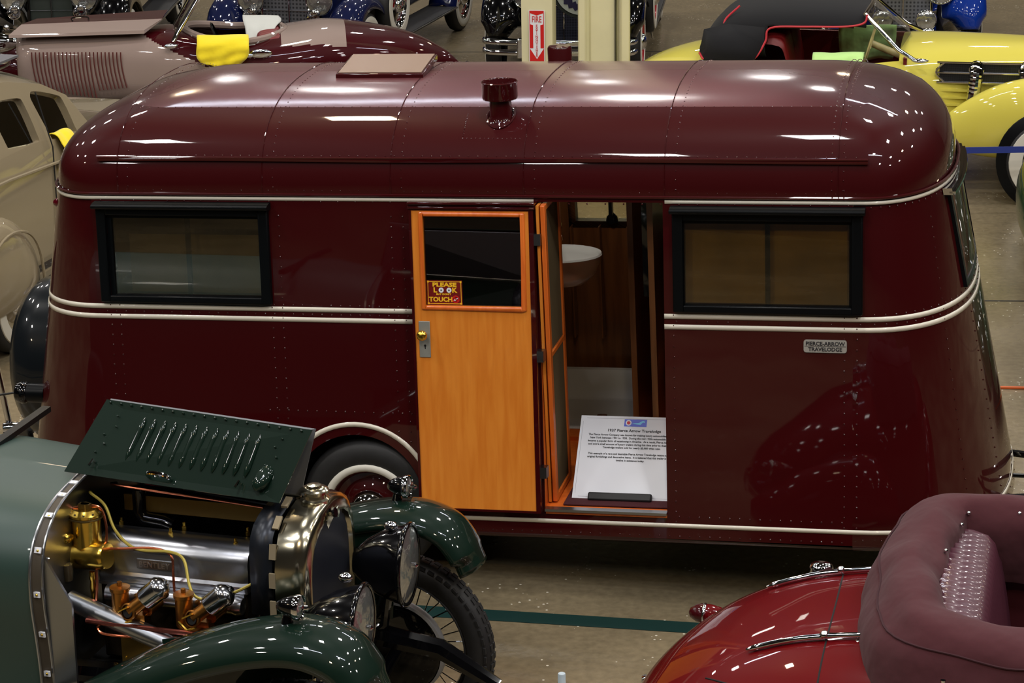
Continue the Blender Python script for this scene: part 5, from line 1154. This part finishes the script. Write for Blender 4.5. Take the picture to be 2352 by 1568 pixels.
# --- yellow convertible, facing right
CD = thing('yellow_convertible', 'pale yellow 1930s convertible with raised black cloth hood', 'car', (3.4, 20.2, 0), (0, 0, math.radians(-12)))
CB = [(-2.55, .10, .38, .62, 2.2), (-2.4, .34, .34, .80, 2.3), (-2.15, .52, .32, .96, 2.4), (-1.8, .64, .31, 1.07, 2.5), (-1.4, .70, .31, 1.12, 2.8), (-.9, .73, .31, 1.115, 3.2), (-.4, .74, .31, 1.12, 3.4), (.0, .72, .31, 1.17, 3.0), (.3, .66, .31, 1.19, 2.8), (.9, .56, .31, 1.185, 2.7), (1.5, .46, .31, 1.16, 2.6), (1.9, .38, .33, 1.08, 2.5), (2.05, .25, .4, .95, 2.3)]
loft(CB, 100, 10, skip=lambda x, y, z: -1.35 < x < -.02 and z > .95 and abs(y) < .60).build('body', M_YEL, CD, 60)
for sg in (-1, 1):
    loft([(.24, .03, .42, .55, 2, sg*.78), (.50, .10, .37, .78, 2.1, sg*.82), (.80, .17, .34, .95, 2.2, sg*.85), (1.15, .21, .33, 1.02, 2.3, sg*.87), (1.7, .21, .34, .98, 2.3, sg*.87), (2.05, .15, .36, .80, 2.2, sg*.86), (2.25, .05, .4, .62, 2, sg*.84)], 48, 8).build('front_wing', M_YEL, CD, 60)
    loft([(-.95, .03, .40, .50, 2, sg*.72), (-1.2, .12, .36, .75, 2.1, sg*.76), (-1.6, .18, .34, .90, 2.2, sg*.78), (-2.0, .17, .33, .84, 2.2, sg*.76), (-2.35, .10, .34, .62, 2.1, sg*.72), (-2.5, .03, .38, .5, 2, sg*.7)], 32, 5).build('rear_wing', M_YEL, CD, 60)
    MB().lathe([(0, .0), (.425, .0), (.428, .01), (.42, .016), (0, .016)], (1.22, sg*1.064, .37), (0, sg, 0), 48).build('wheel_arch', M_BLACKM, CD, 40)
    wheel(CD, (1.22, sg*1.02, .36), (0, sg, 0), .36, .16, .20, .215, .325, M_YEL, .13)
    wheel(CD, (-1.75, sg*.80, .36), (0, sg, 0), .36, .16, .20, .215, .325, M_YEL, .13)
    # side grille band with flexible exhausts
    gm = MB(); gm.box(.30, 1.42, sg*.60, sg*.64, .92, 1.075); g_ = gm.build('grille_panel', grille_mat('band mesh', (70, 72, 76), (16, 16, 18), 120) if sg < 0 else bpy.data.materials['band mesh'], CD, 30)
    gm = MB()
    for z in (.915, .995, 1.08): gm.tube([(.28, sg*.65, z), (1.45, sg*.645, z)], .009, 6)
    for x in (.29,): gm.tube(catmull([(x+.05, sg*.65, 1.08), (x-.02, sg*.65, 1.0), (x+.05, sg*.65, .915)], 5), .009, 6)
    gm.build('grille_bead', M_CHROME, g_)
    for x in (.60, 1.0):
        pp2 = catmull([(x, sg*.60, 1.04), (x, sg*.69, 1.04), (x, sg*.73, .98), (x-.01, sg*.735, .86), (x-.03, sg*.74, .70)], 8)
        rads = [.054+(.003 if i % 2 else 0) for i in range(len(pp2))]
        MB().tube(pp2, rads, 14).build('exhaust_pipe', M_CHROME, CD, 20)
        MB().lathe([(.05, .0), (.062, .006), (.062, .014), (.05, .018)], (x, sg*.645, 1.03), (0, sg, 0), 20).build('pipe_collar', M_CHROME, g_, 40)
    for z in (.72, .78, .84): MB().box(.2, .62, sg*.62, sg*.655, z, z+.018).build('side_rib', M_YEL, CD, 30)
    m = MB(); m.tube([(.10, sg*.70, 1.10), (-.04, sg*.64, 1.17), (-.33, sg*.50, 1.44)], [.018, .022, .018], 8); m.sphere((.14, sg*.71, 1.10), .04, 12, 8, sc=(1.8, .8, .5)); wf_ = m.build('windscreen_pillar', M_CHROME, CD, 60)
MB().tube([(-.33, -.50, 1.44), (-.30, 0, 1.455), (-.33, .50, 1.44)], .016, 8).build('windscreen_header', M_CHROME, CD)
MB().add([(-.02, -.60, 1.18), (-.32, -.49, 1.43), (-.30, 0, 1.445), (.03, 0, 1.20), (-.32, .49, 1.43), (-.02, .60, 1.18)], [(0, 1, 2, 3), (3, 2, 4, 5)]).build('windscreen_glass', M_CLEAR, CD, 0)
# black hood: canopy with cut-out over the door
HB = [(-1.70, .54, 1.02, 1.16, 3), (-1.62, .56, 1.02, 1.28, 3), (-1.45, .60, 1.03, 1.42, 3), (-1.15, .62, 1.03, 1.48, 3.2), (-.8, .61, 1.03, 1.49, 3.2), (-.5, .57, 1.03, 1.475, 3.2), (-.32, .52, 1.03, 1.45, 3)]
hd = loft(HB, 90, 14, skip=lambda x, y, z: z < 1.06 or (x > -1.12-.15*(1.33-z) and z < 1.335), cap=False).build('hood_canopy', M_BFAB, CD, 60); solid(hd, .02)
m = MB(); m.tube(catmull([(-1.70, -.60, 1.10), (-1.62, -.72, 1.06), (-1.35, -.74, 1.05), (-1.22, -.72, 1.09), (-1.14, -.66, 1.22), (-1.10, -.63, 1.33), (-.8, -.62, 1.345), (-.5, -.58, 1.345), (-.34, -.54, 1.37), (-.31, -.52, 1.44)], 6), .009, 6); m.tube(catmull([(-1.38, -.45, 1.48), (-1.50, -.50, 1.36), (-1.47, -.58, 1.27), (-1.38, -.62, 1.25)], 6), .009, 6); m.build('hood_piping', M_PIPE, CD)
m = MB(); m.rings([[(-1.70, -.56, 1.10), (-1.66, -.60, 1.30), (-1.45, -.60, 1.35), (-1.15, -.62, 1.33)], [(-1.64, -.735, 1.055), (-1.55, -.72, 1.2), (-1.35, -.70, 1.2), (-1.15, -.665, 1.2)], [(-1.60, -.745, 1.05), (-1.45, -.745, 1.05), (-1.3, -.745, 1.05), (-1.22, -.73, 1.08)]], False, loop=False); fl_ = m.build('hood_flap', M_BFAB, CD, 80); solid(fl_, .012)
seat(-1.18, -.92, 1.26, .75, -.60, -.05, .12, CD, M_RLEATH, 10); seat(-1.18, -.92, 1.26, .75, .05, .60, .12, CD, M_RLEATH, 10)
MB().box(-1.4, .1, -.66, .66, .60, .65).build('cabin_floor', M_RLEATH, CD, 0)
MB().box(-1.35, .0, .60, .64, .65, 1.10).build('door_trim', M_RLEATH, CD, 0)
MB().box(.0, .03, -.62, .62, .7, 1.10).build('dashboard', M_RLEATH, CD, 0)
m = MB(); m.lathe([(.19, 0), (.205, .011), (.19, .022), (.178, .011), (.19, 0)], (-.28, -.30, 1.16), (-1, 0, .28), 30); m.lathe([(0, .03), (.05, .02), (.05, 0)], (-.28, -.30, 1.16), (-1, 0, .28), 12); m.tube([(-.28, -.30, 1.16), (.0, -.30, 1.05)], .03, 10); m.box(-.285, -.275, -.49, -.11, 1.15, 1.17); m.build('steering_wheel', M_CREAMP, CD, 50)
cloth('towel', 'pale green towel hanging inside on the far door of the yellow convertible', M_GCLOTH, [(w_of(CD, (-.62, .66, 1.12)), w_of(CD, (-.12, .66, 1.13))), (w_of(CD, (-.62, .58, 1.15)), w_of(CD, (-.12, .58, 1.16))), (w_of(CD, (-.62, .55, 1.05)), w_of(CD, (-.12, .55, 1.05))), (w_of(CD, (-.60, .545, .85)), w_of(CD, (-.14, .545, .87)))])
cloth('towel', 'pale green towel folded over the near door of the yellow convertible', M_GCLOTH, [(w_of(CD, (-.74, -.56, 1.08)), w_of(CD, (-.32, -.56, 1.09))), (w_of(CD, (-.74, -.66, 1.135)), w_of(CD, (-.32, -.66, 1.15))), (w_of(CD, (-.74, -.765, 1.09)), w_of(CD, (-.32, -.765, 1.10))), (w_of(CD, (-.74, -.775, .96)), w_of(CD, (-.32, -.775, .97)))])
# blue belt barrier in front of the yellow car
bb = thing('belt_barrier', 'blue retractable belt stretched across the floor before the yellow car', 'barrier', (3.5, 18.45, 0))
MB().box(-.6, 1.9, -.003, .003, .555, .605).build('belt', mat('blue belt webbing', (34, 52, 132), .7), bb, 0)
for x in (-.6, 1.9): MB().lathe([(.16, 0), (.16, .015), (.03, .03), (.03, .60), (.035, .61), (.035, .66), (0, .67)], (x, 0, 0), (0, 0, 1), 20).build('post', M_BLACKM, bb, 40)
# --- sand coloured sedan heading away on the left
SD = thing('sand_sedan', 'sand coloured 1930s sedan with covered rear wheel behind the trailer tail', 'car', (-3.803, 17.014, 0), (0, 0, math.radians(74)))
def sy(z): return -.80+max(0, (z-1.12))*.42+max(0, (.55-z))*.12
def sside(sg):
    w1 = [(-1.02, 1.29), (-.63, 1.25), (-.585, 1.30), (-.58, 1.50), (-.63, 1.555), (-.92, 1.585), (-1.0, 1.56), (-1.03, 1.50)]
    w2 = [(-.42, 1.225), (-.08, 1.20), (-.05, 1.24), (-.055, 1.42), (-.11, 1.475), (-.38, 1.555), (-.45, 1.54), (-.46, 1.48)]
    w3 = [(-1.72, 1.34), (-1.22, 1.30), (-1.19, 1.34), (-1.20, 1.52), (-1.26, 1.57), (-1.5, 1.56), (-1.68, 1.45)]
    outer = [(-2.3, .45), (-2.35, .9), (-2.2, 1.25), (-1.9, 1.55), (-1.6, 1.66), (-1.2, 1.72), (-.7, 1.68), (-.25, 1.58), (.02, 1.45), (.16, 1.22), (.22, 1.12), (1.2, 1.05), (1.9, .98), (1.95, .5), (.3, .42), (-.95, .42)]
    w1, w2, w3 = [[(q.x, q.y) for q in catmull([(a, b, 0) for a, b in w+w[:1]], 3)[:-1]] for w in (w1, w2, w3)]
    loops = [outer, w1, w2, w3]; flat = [p for l in loops for p in l]; tris = geometry.tessellate_polygon([[Vector((a, b, 0)) for a, b in l] for l in loops])
    k = 0; ex = []
    off = len(outer)
    m = MB(); m.add([(a, sg*-sy(b), b) for a, b in flat], tris)
    for w in (w1, w2, w3):
        m.add([(a, sg*-sy(b), b) for a, b in w]+[(a, sg*(-sy(b)-.05), b) for a, b in w], [(i, (i+1) % len(w), (i+1) % len(w)+len(w), i+len(w)) for i in range(len(w))])
    o = m.build('body_side', M_SAND, SD, 30)
    for w in (w1, w2, w3): MB().add([(a, sg*(-sy(b)-.03), b) for a, b in w], [tuple(range(len(w)))]).build('pane', M_CLEAR, o, 0)
    return outer
so = sside(1); sside(-1)
m = MB(); rr = []
for (a, b) in so[1:13]:
    y0 = -sy(b); n = 16; row = []
    for k in range(n+1):
        t = -1+2*k/n; row.append((a, -y0*t, b+.10*(1-abs(t)**2.2)*(1 if 1.2 < b else .35)))
    rr.append(row)
m.rings(rr, False, loop=False); m.build('roof', M_SAND, SD, 80)
MB().box(-1.9, -.3, -.48, .48, 1.775, 1.79).build('roof_insert', mat('grey roof fabric', (96, 96, 100), .8), SD, 0)
MB().box(-2.2, .1, -.70, .70, .5, .95).build('cabin_seat', M_DARK, SD, 0)
for x in (-.8, .15): MB().box(x-.06, x+.06, -.55, .55, .9, 1.35).build('seat_back', M_DARK, SD, 0)
MB().box(-2.0, .1, .60, .605, .9, 1.22).build('door_lining', M_DARK, SD, 0)
for x in (-.52, -1.12): MB().box(x-.05, x+.05, .50, .58, 1.2, 1.65).build('door_pillar', M_DARK, SD, 0)
MB().tube([(-2.3, sy(1.1)-.01, 1.13), (-1.2, -.815, 1.12), (.2, -.815, 1.04), (1.8, -.81, .98)], .012, 6).build('belt_moulding', M_SAND, SD)
MB().tube([(-.53, -.81, .45), (-.53, -.81, 1.2), (-.52, -.70, 1.58)], .005, 5).build('shut_line', M_DARK, SD)
MB().box(-.28, -.25, -.60, -.57, 1.22, 1.5).build('vent_divider', M_BLACKM, SD, 0)
m = MB(); m.tube([(-.45, -.85, 1.06), (-.28, -.86, 1.04)], .013, 8); m.sphere((-.46, -.83, 1.06), .03, 12, 8); m.build('door_handle', M_CHROME, SD, 60)
loft([(-2.45, .03, .42, .55, 2, -.84), (-2.2, .12, .32, .82, 2.2, -.85), (-1.85, .15, .28, .96, 2.3, -.86), (-1.5, .16, .27, .95, 2.3, -.86), (-1.22, .13, .28, .78, 2.2, -.85), (-1.05, .07, .32, .52, 2.1, -.84), (-1.0, .02, .36, .45, 2, -.83)], 32, 5, skip=lambda x, y, z: z < .32).build('rear_wing', M_SAND, SD, 60)
MB().tube(catmull([(-1.10, -.975, .34), (-1.18, -.99, .64), (-1.38, -1.01, .82), (-1.68, -1.015, .86), (-1.95, -1.0, .72)], 6), .010, 6).build('spat_bead', M_SAND, SD)
m = MB(); m.prism([(-1.32, .30), (-1.15, .33), (-1.13, .42), (-1.32, .345)], 'y', -1.03, -1.015); m.sphere((-1.16, -1.035, .32), .022, 10, 8); m.build('spat_catch', M_CHROME, SD, 40)
MB().box(-.95, 1.0, -.98, -.76, .26, .32).build('running_board', M_BLACKM, SD, 30)
MB().box(-.95, 1.0, -.80, -.77, .32, .36).build('sill_bead', M_SAND, SD, 30)
for x in (-1.42, 1.35):
    for sg in (-1, 1): wheel(SD, (x, sg*.86, .35), (0, sg, 0), .35, .16, .20, .21, .30, M_SAND, .10)
cloth('towel', 'yellow towel hanging out of the sand sedan front window', M_YCLOTH, [(w_of(SD, (-.40, -.62, 1.16)), w_of(SD, (-.14, -.62, 1.16))), (w_of(SD, (-.40, -.74, 1.26)), w_of(SD, (-.16, -.74, 1.25))), (w_of(SD, (-.38, -.83, 1.16)), w_of(SD, (-.15, -.83, 1.14))), (w_of(SD, (-.34, -.86, 1.0)), w_of(SD, (-.17, -.86, 1.0))), (w_of(SD, (-.33, -.865, .93)), w_of(SD, (-.2, -.865, .92)))])
# --- upright cars along the top edge, nose toward the viewer
def tourer(name, label, loc, hd, paint_m, wheel_m, grille, hw=.28, gz0=.48, horns=True, bumper=False, spare=False, fog=False, whitew=True, shutters=False, lampR=.14):
    T = thing(name, label, 'car', (*loc, 0), (0, 0, math.radians(hd)))
    # wings as swept sheets
    for sg in (-1, 1):
        P = catmull([(-1.15, 0, .34), (-.9, 0, .42), (-.62, 0, .66), (-.34, 0, .86), (.0, 0, .94), (.3, 0, .88), (.47, 0, .70), (.52, 0, .52)], 5); rr = []
        for i, p in enumerate(P):
            t = (P[min(i+1, len(P)-1)]-P[max(i-1, 0)]).normalized(); nn = Vector((-t.z, 0, t.x)); nn = nn if nn.z > -.2 else -nn
            if nn.dot(Vector((1, 0, 1))) < 0: nn = -nn
            e = i/(len(P)-1); k = .9 if e < .85 else .9-.5*(e-.85)/.15
            rr.append([p+Vector((0, sg*(.70+dy*k), 0))+nn*dz for dy, dz in ((-.34, -.22), (-.22, -.09), (-.13, -.03), (0, 0), (.09, -.03), (.14, -.09), (.15, -.15))])
        wg = MB().rings(rr, False, loop=False).build('wing', paint_m, T, 80); solid(wg, .012)
        MB().tube([r[0] for r in rr[10:]], .008, 5).build('wing_bead', M_DCHROME, wg)
        wheel(T, (0, sg*.72, .38), (0, sg, 0), .38, .16, .24, .25 if whitew else 0, .335 if whitew else 0, wheel_m, .09)
        wheel(T, (-3.3, sg*.72, .38), (0, sg, 0), .38, .16, .24, .25 if whitew else 0, .335 if whitew else 0, wheel_m, .09)
        MB().hexa([(-2.8, sg*.52, .33), (-1.05, sg*.52, .33), (-1.05, sg*.86, .33), (-2.8, sg*.86, .33)], [(-2.8, sg*.52, .36), (-1.05, sg*.52, .36), (-1.05, sg*.86, .36), (-2.8, sg*.86, .36)]).build('running_board', mat('ribbed black rubber', (40, 40, 42), .5), T, 0)
        MB().tube([(-2.8, sg*.865, .345), (-1.05, sg*.865, .345)], .012, 6).build('board_trim', M_DCHROME, T)
        P = catmull([(-2.75, 0, .36), (-2.95, 0, .65), (-3.3, 0, .86), (-3.7, 0, .75), (-3.95, 0, .4)], 5)
        w2 = MB().rings([[p+Vector((0, sg*y, dz)) for y, dz in ((.54, -.02), (.72, .02), (.86, -.06))] for p in P], False, loop=False).build('wing', paint_m, T, 80); solid(w2, .012)
        head_lamp(T, (.30, sg*.37, .90), lampR, .20, M_CHROME if horns else paint_m, rimm=M_CHROME)
        if horns:
            q = (.42, sg*.34, .76); hn = MB().lathe([(.012, -.30), (.018, -.2), (.03, -.08), (.05, -.02), (.072, 0), (.066, .004), (.04, -.03), (.02, -.07), (0, -.07)], q, (1, 0, 0), 24).build('horn', M_CHROME, T, 60)
            m = MB(); m.sphere((.36, sg*.34, .80), .045, 12, 8, sc=(1, 1.3, .8)); m.tube([(.2, sg*.34, .74), (.2, sg*.37, .95)], .012, 6); m.build('lamp_bracket', M_CHROME, T, 60)
        if fog: head_lamp(T, (.48, sg*.22, .60), .105, .12, M_CHROME, nm='fog_lamp', rimm=M_CHROME)
        if spare: wheel(T, (-.72, sg*.80, .72), (0, sg, 0), .37, .17, .23, .24, .33, wheel_m, .09)
    # radiator
    m = MB(); z1 = 1.30
    pr = [(-hw-.035, gz0-.03), (hw+.035, gz0-.03), (hw+.035, 1.15), (hw*.6, z1), (-hw*.6, z1), (-hw-.035, 1.15)]; hl = [(-hw, gz0), (hw, gz0), (hw, 1.13), (hw*.55, z1-.04), (-hw*.55, z1-.04), (-hw, 1.13)]
    m.prism(pr, 'x', .08, .20, holes=(hl,)); rs_ = bevel(m.build('radiator_shell', M_CHROME if not shutters else M_BLACK, T, 30), .01)
    m = MB(); m.add([(.165, a, b) for a, b in hl], [tuple(range(6))]); gr = m.build('radiator_core', grille, rs_, 0)
    m = MB(); m.tube([(.19, 0, gz0), (.19, 0, z1-.04)], .008, 6)
    if shutters:
        for z in (.62, .74, .86, .98, 1.1): m.tube([(.18, -hw, z), (.18, hw, z)], .003, 4)
    else: m.tube([(.19, -hw, .78), (.19, hw, .78)], .006, 6)
    m.build('grille_bar', M_CHROME if not shutters else M_DCHROME, rs_)
    loft([(.08, hw+.03, .45, 1.28, 4), (-.8, hw+.1, .45, 1.30, 4), (-1.1, .50, .42, 1.32, 4), (-1.3, .62, .40, 1.25, 4), (-3.6, .62, .42, 1.2, 4), (-3.9, .5, .5, 1.0, 3)], 32, 3).build('body', paint_m, T, 50)
    MB().tube([(.0, -.68, .38), (.0, 0, .32), (.0, .68, .38)], .03, 8).build('front_axle', M_BLACK, T)
    MB().box(-.5, .45, -.42, .42, .38, .46).build('frame_apron', M_BLACK, T, 0)
    if bumper:
        for z in (.40, .50):
            MB().tube(catmull([(.62, -.76, z), (.74, -.7, z), (.80, -.35, z), (.81, 0, z), (.80, .35, z), (.74, .7, z), (.62, .76, z)], 5), .032, 10).build('bumper_bar', M_CHROME, T)
        for y in (-.38, .38): bevel(MB().box(.78, .85, y-.03, y+.03, .35, .55).build('bumper_clamp', M_CHROME, T, 30), .012)
    return T
G_MESH = grille_mat('bright honeycomb mesh', (140, 144, 152), (10, 10, 12), 26)
G_DARK = grille_mat('dark fine mesh', (54, 56, 70), (12, 12, 20), 60)
G_SHUT = mat('grey shutter panel', (52, 60, 56), .5, .3)
tourer('navy_classic_car', 'navy classic car with mesh radiator and chrome horns behind the speedster', (-2.17, 24.45), -106, M_NAVY, M_CHROME, G_MESH, spare=True)
bk = tourer('black_classic_car', 'black classic car with double chrome bumper and red wheels behind the columns', (.60, 24.55), -97, M_BLACK, mat('red wheel enamel', (150, 20, 16), .3, coat=.6), G_DARK, hw=.30, gz0=.42, horns=False, bumper=True, spare=True)
tourer('blue_classic_car', 'royal blue classic car with pierced chrome grille beyond the yellow car', (4.09, 24.7), -96, M_BLUE, M_CHROME, G_MESH, hw=.27, gz0=.50, horns=False, fog=True, lampR=.16)
tourer('black_shuttered_car', 'black classic car with grey shuttered radiator beyond the raised bonnet lid', (-4.72, 24.9), -91, M_BLACK, M_BLACK, G_SHUT, hw=.22, gz0=.64, shutters=True)
# round enamel sign fixed between the two columns
rg = thing('round_sign', 'round blue and white zigzag sign partly hidden by the wide column', 'sign', (0.680, 21.9, 1.352))
MB().lathe([(0, 0), (.26, 0), (.275, .01), (.275, .03), (.25, .03), (.25, .04)], (0, 0, 0), (0, -1, 0), 40).build('rim', mat('dark green rim', (22, 36, 40), .4), rg, 40)
MB().lathe([(0, .035), (.245, .035)], (0, 0, 0), (0, -1, 0), 40).build('face', mat('pale sign face', (178, 188, 190), .5), rg, 0)
m = MB(); zz = []
for r0, r1 in ((.14, .20),):
    n = 44; o1 = [((r1+(.016 if i % 2 else -.008))*math.cos(2*PI*i/n), (r1+(.016 if i % 2 else -.008))*math.sin(2*PI*i/n)) for i in range(n)]; i1 = [((r0+(.012 if i % 2 else -.012))*math.cos(2*PI*i/n), (r0+(.012 if i % 2 else -.012))*math.sin(2*PI*i/n)) for i in range(n)]
    m.prism(o1, 'y', -.040, -.036, holes=(i1,))
MB().tube([(0, 0, 0), (0, .02, -1.352)], .015, 8).build('sign_post', M_BLACKM, rg); MB().lathe([(0, .02), (.14, .015), (.15, 0)], (0, .02, -1.352), (0, 0, 1), 20).build('sign_base', M_BLACKM, rg)
m.build('zigzag_band', mat('sign navy', (24, 22, 70), .5), rg, 0)
# --- green car at the right edge
GC = thing('green_car', 'dark green car, only its rounded wing showing at the right edge', 'car', (4.11, 15.0, 0), (0, 0, math.radians(82)))
M_GRN = paint('bottle green enamel', (20, 52, 30), .4)
loft([(-1.3, .05, .25, .45, 2, .40), (-1.1, .16, .15, .68, 2.2, .42), (-.7, .22, .12, .88, 2.3, .44), (-.2, .24, .12, .86, 2.3, .44), (.3, .2, .14, .62, 2.2, .42), (.6, .12, .2, .4, 2, .40)], 28, 5).build('rear_wing', M_GRN, GC, 60)
loft([(-1.5, .1, .35, .6, 2.2), (-1.2, .4, .3, .9, 2.4), (-.6, .55, .3, 1.1, 2.6), (.4, .6, .3, 1.15, 3), (1.4, .6, .3, 1.15, 3), (2.4, .42, .3, 1.05, 3), (2.8, .2, .4, .9, 2.4)], 32, 4).build('body', M_GRN, GC, 60)
loft([(1.5, .08, .2, .35, 2, .44), (1.9, .2, .14, .72, 2.2, .44), (2.3, .22, .14, .86, 2.3, .44), (2.7, .15, .2, .7, 2.2, .42), (2.9, .04, .4, .55, 2, .40)], 28, 5).build('front_wing', M_GRN, GC, 60)
loft([(-.9, .2, 1.0, 1.1, 2.4), (-.4, .44, 1.0, 1.42, 2.8), (.5, .48, 1.0, 1.52, 3), (1.2, .45, 1.0, 1.46, 3), (1.5, .40, 1.0, 1.12, 2.6)], 36, 5).build('cabin_roof', M_GRN, GC, 60)
for y in (-.47, .47): MB().box(-.1, 1.1, y-.02, y+.02, 1.16, 1.40).build('side_window', M_BLACK, GC, 0)
for y in (-.40,): loft([(-1.3, .05, .25, .45, 2, y), (-.7, .22, .12, .88, 2.3, y), (.3, .2, .14, .62, 2.2, y), (.6, .12, .2, .4, 2, y)], 28, 5).build('rear_wing', M_GRN, GC, 60)
for x in (-.5, 2.3): wheel(GC, (x, .50, .36), (0, 1, 0), .36, .14, .2, .21, .30, M_GRN, .1)
# small floor things: tape line, bottle, cords
ty_ = lambda x, o_: 10.865-.187*(x+.12)+o_
tp_ = MB().hexa([(-1.6, ty_(-1.6, 0), .0012), (2.6, ty_(2.6, 0), .0012), (2.6, ty_(2.6, .128), .0012), (-1.6, ty_(-1.6, .128), .0012)], [(-1.6, ty_(-1.6, 0), .003), (2.6, ty_(2.6, 0), .003), (2.6, ty_(2.6, .128), .003), (-1.6, ty_(-1.6, .128), .003)]).build('floor_tape', mat('dark green floor tape', (18, 46, 44), .4), None, 0)
tag(tp_, 'dark green tape line on the concrete floor below the trailer', 'tape')
bt = thing('spray_bottle', 'clear bottle neck with green string at the bottom edge of the floor', 'bottle', (.201, 9.75, 0))
MB().lathe([(.0, .0), (.038, 0), (.04, .02), (.04, .13), (.024, .16), (.018, .17), (.018, .235), (.016, .24), (0, .24)], (0, 0, 0), (0, 0, 1), 20).build('bottle_body', mat('cloudy plastic', (190, 205, 215), .3), bt, 50)
MB().tube(catmull([(-.05, 0, .18), (-.03, -.02, .19), (.0, -.025, .175), (.02, -.02, .165), (.03, .0, .16)], 5), .004, 5).build('string', mat('green string', (30, 170, 90), .6), bt)
for nm, lb, P, r, c in (('power_cord', 'orange cord on the floor at the right edge', [(3.0, 14.32, .008), (3.4, 14.28, .008), (4.2, 14.22, .008)], .010, (205, 96, 40)),
                        ('rope', 'red barrier rope beyond the blue car at the top right', [(5.35, 26.3, .55), (6.4, 26.2, .5), (7.5, 26.1, .6)], .03, (170, 50, 60))):
    o = MB().tube(catmull(P, 6), r, 6).build(nm, mat(nm+' colour', c, .6), None); tag(o, lb, 'cord' if nm != 'rope' else 'rope')
